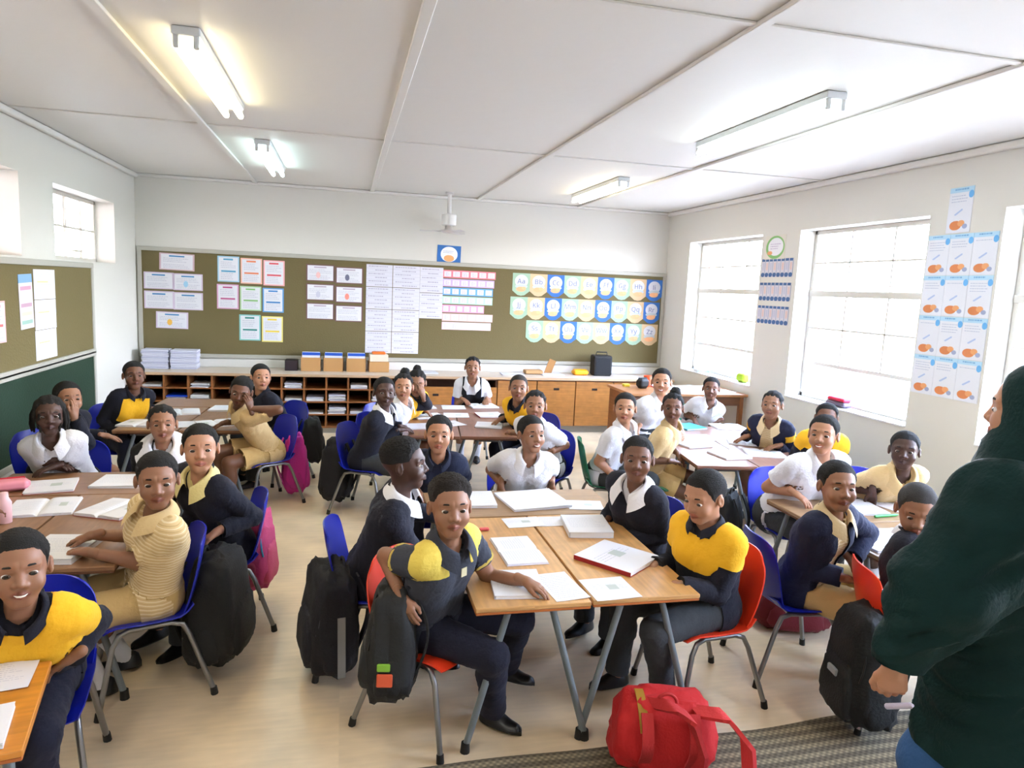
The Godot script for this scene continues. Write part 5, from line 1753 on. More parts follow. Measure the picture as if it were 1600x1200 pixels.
	for k in 3:
		var o := thing("kraft_box", "kraft file box with blue-topped papers, %s from left on the worktop" % ORD[k], "box", Vector3([-0.4, -0.125, 0.15][k], 0.73, -9.1), [2, -2, 1][k], "kraft boxes on the worktop")
		var b := Mb.new()
		for e in [-1.0, 1.0]:
			b.box(Vector3(e * 0.115, 0.085, 0), Vector3(0.006, 0.17, 0.22))
			b.box(Vector3(0, 0.085, e * 0.107), Vector3(0.236, 0.17, 0.006))
		b.box(Vector3(0, 0.004, 0), Vector3(0.23, 0.008, 0.214))
		put("box_body", b.mesh(), kraft, o)
		for j in 5: put("paper", box_mesh(Vector3(0.21, 0.21 + 0.01 * (j % 3), 0.02), 0.002, Vector3(0.004 * (j % 2), 0.115, -0.08 + 0.04 * j)), mat(Color(0.87, 0.88, 0.93), 0.7), o)
		put("blue_header", box_mesh(Vector3(0.212, 0.035, 0.004), 0.0, Vector3(0.004, 0.215, 0.093)), mat(Color(0.12, 0.32, 0.72), 0.5), o)
	var ob := thing("kraft_box", "kraft box holding white papers and an orange packet on the worktop", "box", Vector3(0.43, 0.73, -9.1), 3, "kraft boxes on the worktop")
	put("box_body", box_mesh(Vector3(0.25, 0.13, 0.22), 0.005, Vector3(0, 0.065, 0)), kraft, ob)
	put("paper", box_mesh(Vector3(0.23, 0.09, 0.16), 0.004, Vector3(0, 0.175, 0)), mat(Color(0.86, 0.8, 0.72), 0.7), ob)
	put("orange_packet", box_mesh(Vector3(0.17, 0.035, 0.1), 0.012, Vector3(0.0, 0.237, 0)), mat(Color(0.9, 0.45, 0.12), 0.5), ob)
	var db := put("dark_box", box_mesh(Vector3(0.15, 0.13, 0.2), 0.006, Vector3(0, 0.065, 0)), mat(Color(0.12, 0.06, 0.1), 0.5))
	db.position = Vector3(-0.63, 0.73, -9.1)
	tag(db, "small dark purple box left of the kraft boxes", "box")
	for k in 3: book([1.02, 2.17, 2.72][k], [-9.02, -9.0, -9.05][k], [5, -4, 3][k], "closed", ["flat white papers on the worktop behind the pinafore girl", "flat bluish papers on the worktop left of the cardboard", "flat bluish papers on the worktop under the cardboard"][k], 0.73, Color(0.7, 0.72, 0.88), 0.3, 0.24, 0.01, "papers on the worktop")
	var cb := thing("cardboard_scrap", "folded brown cardboard standing open on the worktop", "cardboard", Vector3(2.5, 0.73, -9.1), 0)
	put("flap", box_mesh(Vector3(0.24, 0.05, 0.16), 0.01, Vector3(-0.02, 0.03, 0.0)), mat(Color(0.72, 0.56, 0.38), 0.85), cb)
	var cf := put("raised_flap", box_mesh(Vector3(0.1, 0.21, 0.01), 0.002, Vector3(0, 0.1, 0)), mat(Color(0.62, 0.44, 0.25), 0.85), cb)
	cf.position = Vector3(0.19, 0.0, -0.03)
	cf.rotation.z = -0.35
	var yt := put("yellow_tub", box_mesh(Vector3(0.22, 0.08, 0.14), 0.03, Vector3(0, 0.04, 0)), mat(Color(0.95, 0.65, 0.05), 0.4))
	yt.position = Vector3(3.13, 0.73, -9.05)
	tag(yt, "yellow plastic tub on the worktop beside the black speaker", "tub")
	var sp := thing("speaker", "black portable speaker box with handle on the worktop", "speaker", Vector3(3.43, 0.73, -9.06), -4)
	put("cabinet", box_mesh(Vector3(0.26, 0.28, 0.2), 0.02, Vector3(0, 0.14, 0)), mat(Color(0.03, 0.035, 0.05), 0.55), sp)
	put("grille", box_mesh(Vector3(0.21, 0.22, 0.01), 0.004, Vector3(0, 0.14, 0.1)), mat(Color(0.06, 0.07, 0.09), 0.8), sp)
	var hb := Mb.new()
	hb.tube([Vector3(-0.08, 0.275, 0), Vector3(-0.07, 0.32, 0), Vector3(0.07, 0.32, 0), Vector3(0.08, 0.275, 0)], 0.009, 8)
	put("handle", hb.mesh(), mat(Color(0.02, 0.02, 0.02), 0.5), sp)
	book(3.78, -8.98, 8, "sheet", "crumpled white papers at the right end of the worktop", 0.73, Color.WHITE, 0.3, 0.22, 0.01, "papers on the worktop")
	var cup := Mb.new()
	cup.lathe([Vector2(0.001, 0.0), Vector2(0.035, 0.0), Vector2(0.045, 0.13), Vector2(0.04, 0.13), Vector2(0.032, 0.01), Vector2(0.001, 0.008)], 16)
	var cu := put("cup", cup.mesh(), mat(Color(0.95, 0.35, 0.15), 0.4))
	cu.position = Vector3(3.42, 0.8, -7.5)
	tag(cu, "bright orange cup on the wooden side desk", "cup")
	var bk := thing("pencil_pouch", "black zipped pouch on the wooden side desk beside the orange cup", "pouch", Vector3(3.3, 0.8, -7.36), 20)
	put("pouch_body", box_mesh(Vector3(0.16, 0.12, 0.12), 0.04, Vector3(0, 0.06, 0)), mat(Color(0.02, 0.02, 0.025), 0.6), bk)
	put("zip", box_mesh(Vector3(0.13, 0.006, 0.012), 0.002, Vector3(0, 0.121, 0)), mat(Color(0.2, 0.2, 0.2), 0.4), bk)
	var yc := put("sticky_note_pad", box_mesh(Vector3(0.07, 0.03, 0.07), 0.004, Vector3(0, 0.015, 0)), mat(Color(0.9, 0.82, 0.25), 0.7))
	yc.position = Vector3(3.16, 0.8, -7.5)
	tag(yc, "small yellow note pad near the desk's left end", "notepad")
	for k in 5: book([3.75, 4.05, 4.2, 3.95, 3.62][k], [-7.3, -7.35, -7.2, -7.5, -7.5][k], [5, -12, 8, 20, -6][k], "sheet" if k < 4 else "closed", ["white sheet nearest the front edge of the side desk", "white sheet in the middle of the side desk", "white sheet at the wall end of the side desk", "white sheet at the back of the side desk by the window", "white book at the back of the side desk beside the orange cup"][k], 0.8, Color(0.7, 0.3, 0.3), 0.28, 0.22, 0.012, "papers on the side desk")
	# on the window sills
	var gs := put("sill_packet", box_mesh(Vector3(0.1, 0.11, 0.16), 0.03, Vector3(0, 0.055, 0)), mat(Color(0.62, 0.75, 0.15), 0.6))
	gs.position = Vector3(4.49, 0.9, -7.25)
	tag(gs, "yellow-green packet at the near corner of the far window sill", "packet")
	book(4.5, -8.25, 80, "closed", "blue-grey book lying on the far window sill", 0.9, Color(0.45, 0.6, 0.72), 0.2, 0.15, 0.03, "")
	var pc := thing("pencil_case", "red and grey pencil case on the second window's sill", "pencil case", Vector3(4.49, 0.9, -5.6), 90)
	put("case_body", box_mesh(Vector3(0.26, 0.05, 0.11), 0.02, Vector3(0, 0.03, 0)), mat(Color(0.4, 0.35, 0.42), 0.6), pc)
	put("case_top", box_mesh(Vector3(0.24, 0.04, 0.1), 0.018, Vector3(0, 0.072, 0)), mat(Color(0.85, 0.12, 0.25), 0.6), pc)
	var pp := thing("pencil_case", "pink and red pencil case at the far left table's edge", "pencil case", Vector3(-1.8, 0.62, -4.3), 20)
	put("case_body", box_mesh(Vector3(0.22, 0.07, 0.1), 0.03, Vector3(0, 0.035, 0)), mat(Color(0.88, 0.55, 0.6), 0.6), pp)
	put("zip", box_mesh(Vector3(0.17, 0.012, 0.012), 0.003, Vector3(0, 0.07, 0)), mat(Color(0.75, 0.08, 0.18), 0.5), pp)
	var bo := Mb.new()
	bo.lathe([Vector2(0.001, 0.0), Vector2(0.03, 0.002), Vector2(0.032, 0.1), Vector2(0.02, 0.125), Vector2(0.018, 0.15), Vector2(0.001, 0.152)], 16)
	var bt := put("water_bottle", bo.mesh(), mat(Color(0.93, 0.75, 0.76), 0.4))
	bt.position = Vector3(-1.585, 0.62, -3.75)
	tag(bt, "pale pink bottle on the table at the left edge of the picture", "bottle")

func children() -> void:
	shared.shoe = shoe_mesh()
	shared.eye = eye_mesh()
	shared["brow-1"] = brow_mesh(-1.0)
	shared["brow1"] = brow_mesh(1.0)
	headT = head_template(0.0042)
	handT.rest = hand_template(0.28, 0.0036)
	handT.rest_left = mirrored(handT.rest)
	handT.grip = hand_template(0.85, 0.0036)
	handT.grip_left = mirrored(handT.grip)
	var V := func(x: float, y: float, z: float) -> Vector3: return Vector3(x, y, z)
	var K := [
		{"H": V.call(-1.70, 0.98, -4.64), "hip": Vector2(-1.70, -4.98), "yaw": 8, "skin": 0, "hair": "braids", "top": "ws", "sl": 0.26, "bot": "skirt", "lh": V.call(-1.72, 0.665, -4.6), "rh": V.call(-1.66, 0.675, -4.66), "chair": "blue", "label": "dark-skinned girl with short braids in white shirt, arms folded on the left table"},
		{"H": V.call(-1.09, 0.925, -4.67), "hip": Vector2(-1.10, -4.96), "yaw": 6, "skin": 2, "hair": "tied", "top": "js", "navy": Color(0.03, 0.03, 0.05), "cb": 1.45, "bot": "skirt", "chair": "blue", "label": "girl in black jersey with a wide white collar behind the left tables"},
		{"H": V.call(-0.67, 1.02, -3.58), "hip": Vector2(-0.6, -3.84), "yaw": -38, "skin": 3, "hair": "crop", "top": "js", "collar": Color(0.86, 0.8, 0.55), "bot": "grey", "lh": V.call(-0.62, 0.6, -3.5), "rh": V.call(-0.74, 0.56, -3.6), "chair": "blue", "cy": -75, "label": "boy in navy jersey with cream collar turned from the left tables"},
		{"H": V.call(-0.755, 0.99, -3.13), "hip": Vector2(-0.81, -3.27), "yaw": -72, "tw": 22, "hp": 2, "skin": 2, "hair": "crop", "top": "bs", "stripe": true, "bot": "tan", "lh": V.call(-1.09, 0.66, -3.22), "rh": V.call(-1.12, 0.675, -3.34), "lf": V.call(-1.02, 0.065, -3.2), "rf": V.call(-0.98, 0.065, -3.42), "chair": "blue", "label": "boy in beige striped shirt leaning both forearms on the left table"},
		{"H": V.call(-0.965, 0.93, -2.36), "hip": Vector2(-1.06, -2.62), "yaw": 10, "skin": 2, "hair": "crop", "top": "ty", "smile": true, "bot": "navy", "lh": V.call(-0.9, 0.56, -2.44), "rh": V.call(-1.2, 0.66, -2.32), "chair": "blue", "label": "smiling boy in navy and yellow tracksuit cut by the left edge at the amber table"},
		{"H": V.call(-2.02, 1.0, -3.78), "hip": Vector2(-2.08, -3.8), "yaw": 82, "skin": 2, "hair": "crop", "top": "ws", "bot": "grey", "lh": V.call(-1.72, 0.665, -3.95), "rh": V.call(-1.6, 0.69, -3.74), "grip": "grip", "chair": "blue", "label": "pupil beyond the left edge whose hand holds the pale pink bottle"},
		{"H": V.call(-1.80, 0.985, -5.23), "hip": Vector2(-1.97, -5.42), "yaw": 62, "hy": 18, "skin": 2, "hair": "crop", "top": "js", "collar": Color(0.05, 0.06, 0.12), "bot": "skirt", "rh": V.call(-1.72, 0.93, -5.11), "rhd": V.call(0.1, 1, -0.1), "rhu": V.call(0.9, 0, 0.5), "lh": V.call(-1.62, 0.66, -5.52), "rf": V.call(-1.58, 0.065, -5.2), "chair": "blue", "label": "pupil in navy jersey resting cheek on hand beside the green chalkboard"},
		{"H": V.call(-1.69, 1.0, -6.35), "hip": Vector2(-1.86, -6.52), "yaw": 40, "hy": 8, "skin": 1, "hair": "crop", "top": "ty", "panel": "front", "bot": "navy", "lh": V.call(-1.55, 0.665, -6.5), "chair": "blue", "label": "boy in navy jacket with yellow front panel at the back left corner"},
		{"H": V.call(-0.77, 0.97, -5.72), "hip": Vector2(-0.60, -6.0), "yaw": -58, "hp": 12, "roll": -10, "hy": -10, "skin": 1, "hair": "crop", "top": "bs", "bot": "tan", "lh": V.call(-0.70, 0.90, -5.62), "lhd": V.call(-0.25, 1, 0.1), "lhu": V.call(0.6, 0, 0.8), "rh": V.call(-0.98, 0.66, -5.95), "chair": "blue", "label": "boy in beige shirt leaning head on hand in front of the magenta backpack"},
		{"H": V.call(-0.71, 0.98, -6.5), "hip": Vector2(-0.56, -6.72), "yaw": -50, "hy": 12, "skin": 3, "hair": "crop", "top": "js", "collar": Color(0.05, 0.06, 0.12), "bot": "grey", "chair": "blue", "label": "boy in dark navy top behind the beige-shirted boy by the cubbies"},
		{"H": V.call(0.31, 1.01, -5.50), "hip": Vector2(0.18, -5.70), "yaw": 62, "hy": 12, "skin": 0, "hair": "crop", "top": "js", "bot": "grey", "lh": V.call(0.52, 0.665, -5.78), "rh": V.call(0.48, 0.69, -5.62), "chair": "blue", "label": "dark-skinned boy in navy jersey and white collar at the middle tables' near left"},
		{"H": V.call(0.49, 0.99, -5.93), "hip": Vector2(0.34, -6.14), "yaw": 60, "skin": 3, "hair": "puff", "top": "ws", "bot": "skirt", "chair": "blue", "label": "girl in white shirt with black hair puff at the middle tables' left"},
		{"H": V.call(0.64, 0.975, -6.3), "hip": Vector2(0.42, -6.62), "yaw": 48, "hp": 10, "skin": 2, "hair": "bun", "top": "ty", "bot": "navy", "lh": V.call(0.78, 0.665, -6.5), "rh": V.call(0.68, 0.92, -6.2), "rhd": V.call(-0.2, 1, 0), "rhu": V.call(0.5, 0, 0.8), "chair": "blue", "label": "pupil in yellow and navy jacket, hand at face, at the middle tables' far left"},
		{"H": V.call(1.33, 1.005, -7.32), "hip": Vector2(1.36, -7.6), "yaw": -8, "skin": 2, "hair": "tied", "top": "pf", "bot": "skirt", "lh": V.call(1.47, 0.665, -7.2), "rh": V.call(1.25, 0.665, -7.2), "chair": "blue", "label": "girl in navy pinafore over white shirt facing the camera before the cupboards"},
		{"H": V.call(1.49, 0.995, -5.92), "hip": Vector2(1.7, -6.14), "yaw": -55, "skin": 2, "hair": "buzz", "hcol": Color(0.18, 0.16, 0.15), "top": "ty", "bot": "navy", "rh": V.call(1.34, 0.665, -6.1), "chair": "blue", "label": "shaven-headed boy in navy jacket with yellow chest at the middle tables' right"},
		{"H": V.call(1.41, 0.985, -5.06), "hip": Vector2(1.6, -5.36), "yaw": -42, "skin": 2, "hair": "tied", "top": "ws", "bot": "skirt", "lh": V.call(1.5, 0.6, -5.05), "rh": V.call(1.36, 0.665, -5.62), "chair": "blue", "label": "girl in white shirt at the middle tables' near right corner"},
		{"H": V.call(0.57, 0.95, -4.2), "hip": Vector2(0.57, -4.46), "yaw": -6, "skin": 3, "hair": "crop", "top": "tj", "badge": true, "bot": "navy", "lh": V.call(0.66, 0.56, -4.24), "rh": V.call(0.48, 0.56, -4.24), "chair": "blue", "label": "boy in plain navy zip jacket at the far side of the front centre tables"},
		{"H": V.call(1.155, 0.95, -4.2), "hip": Vector2(1.15, -4.46), "yaw": -6, "hy": 26, "skin": 2, "hair": "crop", "top": "ws", "bot": "grey", "w": 1.12, "smile": true, "lh": V.call(1.32, 0.56, -4.26), "rh": V.call(0.98, 0.56, -4.26), "chair": "blue", "label": "smiling boy in white short-sleeved shirt at the far side of the front centre tables"},
		{"H": V.call(0.28, 1.035, -3.16), "hip": Vector2(0.13, -3.34), "yaw": 78, "hy": 80, "skin": 0, "hair": "fade", "top": "js", "cb": 1.0, "bot": "grey", "lh": V.call(0.58, 0.665, -3.5), "rh": V.call(0.56, 0.665, -3.2), "chair": "blue", "cy": 82, "label": "dark-skinned boy in navy jersey seen in profile left of the orange tables"},
		{"H": V.call(0.41, 1.0, -2.63), "hip": Vector2(0.35, -2.82), "yaw": 38, "hy": 12, "skin": 2, "hair": "fade", "hcol": Color(0.11, 0.075, 0.055), "top": "po", "badge": true, "bot": "navy", "lh": V.call(0.77, 0.66, -2.62), "rh": V.call(0.25, 0.6, -2.6), "rhd": V.call(0.35, -0.7, 0.4), "rhu": V.call(-0.5, 0.3, 0.8), "lf": V.call(0.76, 0.1, -3.0), "rf": V.call(0.64, 0.065, -2.72), "chair": "orange", "cy": 48, "label": "girl in grey polo shirt with yellow shoulders, hand on the orange table"},
		{"H": V.call(1.48, 1.01, -3.3), "hip": Vector2(1.63, -3.5), "yaw": -58, "skin": 1, "hair": "crop", "top": "js", "cb": 1.1, "bot": "grey", "lh": V.call(1.42, 0.57, -3.35), "rh": V.call(1.36, 0.57, -3.5), "chair": "blue", "label": "boy in navy jersey with big white collar right of the orange tables"},
		{"H": V.call(1.565, 0.975, -2.75), "hip": Vector2(1.66, -2.82), "yaw": -78, "tw": 16, "hy": -38, "hp": 14, "skin": 3, "hair": "crop", "top": "ty", "bot": "grey", "lh": V.call(1.38, 0.6, -2.68), "rh": V.call(1.36, 0.6, -2.84), "lf": V.call(1.42, 0.065, -2.7), "rf": V.call(1.28, 0.065, -2.92), "chair": "orange", "cy": -84, "label": "boy in navy and yellow jacket and grey trousers on the orange chair"},
		{"H": V.call(2.06, 1.0, -4.88), "hip": Vector2(2.0, -5.1), "yaw": 36, "skin": 3, "hair": "crop", "top": "ws", "bot": "grey", "chair": "green", "cy": 75, "label": "small boy in white shirt on a green chair leftmost of the right window tables"},
		{"H": V.call(2.6, 1.13, -5.42), "hip": Vector2(2.56, -5.62), "seat": 0.72, "stand": true, "lf": V.call(2.64, 0.065, -5.66), "rf": V.call(2.46, 0.065, -5.66), "yaw": 16, "w": 1.12, "smile": true, "skin": 3, "hair": "crop", "top": "ws", "bot": "grey", "lh": V.call(2.78, 0.7, -5.36), "rh": V.call(2.38, 0.7, -5.4), "label": "taller pupil in white shirt standing at the right window tables"},
		{"H": V.call(2.46, 1.0, -4.9), "hip": Vector2(2.4, -5.12), "yaw": 46, "skin": 1, "hair": "puff", "top": "bs", "bot": "tan", "lh": V.call(2.62, 0.58, -5.0), "rh": V.call(2.52, 0.58, -4.88), "lf": V.call(2.9, 0.065, -5.02), "rf": V.call(2.98, 0.09, -4.78), "chair": "green", "label": "girl in beige shirt and shorts on a green chair, leg stretched out"},
		{"H": V.call(3.58, 0.95, -6.33), "hip": Vector2(3.56, -6.62), "yaw": -14, "skin": 1, "hair": "crop", "top": "ws", "sl": 0.3, "bot": "grey", "lh": V.call(3.66, 0.6, -6.36), "rh": V.call(3.46, 0.6, -6.36), "chair": "green", "label": "boy in white shirt seated before the wooden side desk"},
		{"H": V.call(3.44, 1.0, -5.08), "hip": Vector2(3.64, -5.32), "yaw": -48, "hy": -14, "skin": 2, "hair": "tied", "top": "cd", "panel": true, "bot": "tan", "lh": V.call(3.42, 0.665, -5.0), "rh": V.call(3.3, 0.665, -5.3), "chair": "green", "label": "girl with ponytail in beige shirt and navy yellow-sleeved jacket by the window wall"},
		{"H": V.call(2.85, 1.055, -3.66), "hip": Vector2(2.88, -4.0), "yaw": 2, "hy": -12, "sc": 1.1, "w": 1.25, "smile": true, "hs": 1.1, "skin": 3, "hair": "crop", "top": "ws", "bot": "grey", "lh": V.call(3.0, 0.67, -3.62), "rh": V.call(2.72, 0.67, -3.62), "chair": "blue", "label": "big smiling boy in white shirt leaning over the farther right table"},
		{"H": V.call(3.64, 0.97, -4.66), "hip": Vector2(3.74, -4.86), "yaw": -30, "skin": 1, "hair": "crop", "top": "ty", "panel": "shoulder", "bot": "navy", "chair": "blue", "label": "pupil with yellow shoulders mostly hidden behind the big white-shirted boy"},
		{"H": V.call(3.3, 0.99, -3.5), "hip": Vector2(3.46, -3.98), "yaw": -14, "skin": 0, "hair": "crop", "top": "bs", "sl": 0.34, "bot": "tan", "lh": V.call(3.52, 0.665, -3.56), "rh": V.call(3.2, 0.665, -3.6), "chair": "blue", "label": "dark-skinned boy in cream long-sleeved shirt by the right wall below the posters"},
		{"H": V.call(2.27, 1.0, -2.78), "hip": Vector2(2.26, -2.96), "yaw": 50, "tw": -30, "hy": 24, "skin": 2, "hair": "crop", "top": "cd", "bot": "tan", "lh": V.call(2.46, 0.57, -2.8), "rh": V.call(2.36, 0.56, -2.7), "co": -0.05, "pole": V.call(0.7, 0, 0.5), "chair": "blue", "cy": 82, "label": "boy in open navy cardigan over striped beige shirt on a blue chair at the right"},
		{"H": V.call(2.48, 0.96, -2.52), "hip": Vector2(2.45, -2.5), "yaw": 64, "tw": -24, "hy": 10, "hp": 16, "skin": 2, "hair": "buzz", "hcol": Color(0.2, 0.19, 0.19), "top": "js", "bot": "tan", "lh": V.call(2.78, 0.665, -2.78), "rh": V.call(2.74, 0.58, -2.46), "chair": "orange", "cy": 70, "label": "shaven-headed boy in navy jersey looking down beside the teacher"},
	]
	var R := []
	R.resize(K.size())
	for k in K.size():
		K[k].cell = 0.0135 if K[k].H.z > -4.3 else 0.0165
		if not K[k].has("sc"): K[k].sc = 1.04
	var job := WorkerThreadPool.add_group_task(func(k: int): R[k] = person_data(K[k]), K.size())
	WorkerThreadPool.wait_for_group_task_completion(job)
	for k in K.size():
		build_person(R[k])
		if K[k].has("chair"):
			var who: String = K[k].label
			var cy: float = K[k].get("cy", K[k].yaw)
			var fd := face_dir(cy)
			chair(K[k].hip.x + fd.x * K[k].get("co", 0.02), K[k].hip.y + fd.z * K[k].get("co", 0.02), cy, K[k].chair, CHAIR_TEXT[k])

const CHAIR_TEXT := [
	"blue chair under the girl with short braids", "blue chair under the girl with the wide white collar", "blue chair under the boy with the cream collar", "blue chair with silver legs under the beige striped boy",
	"blue chair at the bottom left under the yellow and navy tracksuit boy", "blue chair of the pupil beyond the left edge", "blue chair beside the chalkboard under the cheek-resting pupil", "blue chair under the boy with the yellow front panel",
	"blue chair carrying the magenta backpack", "blue chair farthest back by the cubbies under the navy-topped boy", "blue chair carrying a navy backpack at the middle tables", "blue chair under the girl with the hair puff",
	"blue chair under the yellow-jacketed pupil at the middle tables", "blue chair of the pinafore girl before the cupboards", "blue chair under the shaven-headed boy at the middle tables", "blue chair under the white-shirted girl at the middle tables' corner",
	"blue chair under the boy in the plain zip jacket", "blue chair under the smiling white-shirted boy in the front centre", "blue chair carrying the big navy backpack left of the orange tables", "orange-red chair under the girl in the grey polo",
	"blue chair under the big-collared boy right of the orange tables", "orange chair with its back to the aisle right of the orange tables", "leftmost green chair under the small white-shirted boy", "",
	"green chair under the girl with the stretched leg", "green chair before the wooden side desk", "green chair by the window wall under the ponytail girl", "blue chair with a black bag under the big smiling boy",
	"blue chair under the half-hidden yellow-shouldered pupil", "blue chair by the right wall below the posters", "large-looking blue chair back beside the dark red bag at the right", "orange chair hung with a black backpack beside the teacher"]

func teacher() -> void:
	var s := {"H": Vector3(1.81, 1.583, -1.5), "hip": Vector2(1.9, -1.54), "seat": 0.915, "yaw": 212.0, "hy": 261.0, "hp": 0.0, "sc": 1.225, "hs": 1.1, "stand": true, "skin": 3, "hair": "crop", "top": "none", "bot": "jeans",
		"lf": Vector3(1.76, 0.085, -1.5), "rf": Vector3(2.0, 0.085, -1.62), "lh": Vector3(1.41, 0.855, -1.45), "lhd": Vector3(0.05, -1.0, -0.05), "lhu": Vector3(-0.6, 0, 0.8), "rh": Vector3(2.2, 0.9, -1.7), "rhd": Vector3(0, -1, -0.1), "rhu": Vector3(1, 0, 0), "pole": Vector3(-0.5, 0, 0.2), "grip": "grip", "cell": 0.0135,
		"label": "woman in dark green headscarf and loose green top standing with her back half turned"}
	var d := person_data(s)
	build_person(d)
	var o: Node3D = get_node("person_%03d" % counts[str(get_instance_id()) + "person"])
	var at := Vector3(s.hip.x, 0, s.hip.y)
	var f := face_dir(s.yaw)
	var L := Vector3.UP.cross(f)
	var green := Color(0.055, 0.155, 0.155)
	# jeans
	var leg := []
	for e in 2:
		var j: Array = d.joints[e]
		leg.append([j[0], j[1], 0.11, 0.082, 0.03, 0])
		leg.append([j[1], j[2] - Vector3(0, 0.03, 0), 0.08, 0.062, 0.03, 0])
	leg.append([at + Vector3(0, 0.88, 0) + L * 0.07, at + Vector3(0, 0.88, 0) - L * 0.07, 0.13, 0.13, 0.05, 0])
	put_field("jeans", leg, 0.014, at, mat(Color(0.16, 0.32, 0.52), 0.85, "cloth"), o, 0.004, func(p: Vector3) -> float: return 0.93 - p.y)
	# loose top: wide hips and chest, a batwing left sleeve
	var N := Vector3(1.8, 1.42, -1.5)
	var top := []
	for e in [-1.0, 1.0]:
		top.append([at + Vector3(0, 0.5, 0) + L * e * 0.14, at + Vector3(0, 0.95, 0) + L * e * 0.11, 0.2, 0.175, 0.1, 0])
		top.append([at + Vector3(0, 0.95, 0) + L * e * 0.11, N + Vector3(0, -0.16, 0) + L * e * 0.1, 0.175, 0.14, 0.1, 0])
		top.append([N + Vector3(0, -0.16, 0) + L * e * 0.1, N + Vector3(0, -0.075, 0) + L * e * 0.17, 0.14, 0.085, 0.08, 0])
	var lS: Vector3 = N + Vector3(0, -0.08, 0) + L * 0.18
	var lE := Vector3(1.5, 1.12, -1.42)
	var lW := Vector3(1.42, 0.955, -1.44)
	top.append([lS, lE, 0.1, 0.11, 0.12, 1])
	top.append([lE, lW, 0.105, 0.062, 0.06, 1])
	top.append([lW, lW + Vector3(0, -0.08, 0), 0.05, 0.045, 0.02, 1])
	var rE := N + Vector3(0.02, -0.33, -0.05) - L * 0.3
	top.append([N + Vector3(0, -0.08, 0) - L * 0.18, rE, 0.1, 0.1, 0.1, 1])
	top.append([rE, Vector3(2.2, 0.98, -1.68), 0.095, 0.06, 0.06, 1])
	put_field("loose_top", top, 0.014, at, mat(green, 0.62, "dark cloth"), o, 0.02, func(p: Vector3) -> float: return p.y - 0.62 + 0.05 * sin((p.x - 1.6) * 5.0) if p.x > 1.5 and p.z < 2.0 else p.y - 0.93)
	# headscarf: over the crown, in at the neck, out over the shoulders; open at the face
	var H: Vector3 = s.H
	var hf := (d.head as Transform3D).basis.z.normalized()
	var hb := [[H + Vector3(0, 0.035, 0) - hf * 0.035, H + Vector3(0, 0.0, 0) - hf * 0.04, 0.114, 0.11, 0.04, 0],
		[H + Vector3(0, -0.04, 0) - hf * 0.025, N + Vector3(0, 0.01, 0) - hf * 0.02, 0.094, 0.088, 0.04, 0],
		[N + Vector3(0, 0.0, 0) - hf * 0.02, N + Vector3(0, -0.06, 0) + L * 0.1, 0.1, 0.105, 0.07, 0],
		[N + Vector3(0, 0.0, 0) - hf * 0.02, N + Vector3(0, -0.06, 0) - L * 0.1, 0.1, 0.105, 0.07, 0],
		[N + Vector3(0, 0.0, 0), N + Vector3(0, -0.12, 0) - f * 0.06, 0.1, 0.11, 0.07, 0],
		[N + Vector3(0, -0.05, 0) - hf * 0.01, N + Vector3(0, -0.16, 0) + f * 0.02, 0.07, 0.1, 0.05, 0]]
	put_field("headscarf", hb, 0.011, at, mat(green.lightened(0.02), 0.6, "dark cloth"), o, 0.006, func(p: Vector3) -> float:
		var q: Vector3 = p - H
		var fr := q.dot(hf)
		var side := (q - hf * fr)
		return maxf(0.02 - fr, (Vector2(Vector2(side.x, side.z).length() / 0.066, (side.y + 0.002) / 0.094).length() - 1.0) * 0.06))
	var pen := Mb.new()
	pen.tube([Vector3(0, -0.06, 0), Vector3(0, 0.05, 0), Vector3(0, 0.062, 0)], [0.008, 0.008, 0.004], 10)
	var w := put("marker_pen", pen.mesh(), mat(Color(0.78, 0.76, 0.86), 0.4))
	w.position = Vector3(1.405, 0.83, -1.405)
	w.rotation = Vector3(0.9, 0.4, 0.5)
	tag(w, "pale lilac marker held in the standing woman's hand", "pen")

# a garment from a field of its own, clipped where keep < 0 and creased by noise
func put_field(called: String, bones: Array, h: float, at: Vector3, m: Material, o: Node, crease: float, kf: Callable) -> void:
	var D := field(bones, h, 0.14)
	var n: int = D.v.size()
	var K := PackedFloat32Array()
	var O := PackedFloat32Array()
	K.resize(n); O.resize(n)
	for i in n:
		var p: Vector3 = D.v[i]
		K[i] = kf.call(p)
		O[i] = crease * (0.5 * nz1.get_noise_3dv(p * Vector3(4, 1.5, 4)) + 0.9 * (0.5 - absf(nz1.get_noise_3dv(Vector3(p.x + 0.8 * p.y, p.y - 0.8 * p.x, p.z) * Vector3(2.2, 8.0, 3.0) + Vector3.ONE * 40)) * 2.0))
	var q := PackedVector3Array()
	q.resize(n)
	var g := shell(D.v, D.n, D.i, K, O, q)
	var b := Mb.new()
	b.v = Transform3D(Basis.IDENTITY, -at) * (g.v as PackedVector3Array); b.n = g.n; b.ix = g.i; b.uv = g.uv
	b.c.resize(b.v.size()); b.c.fill(Color.WHITE)
	put(called, b.mesh(), m, o)

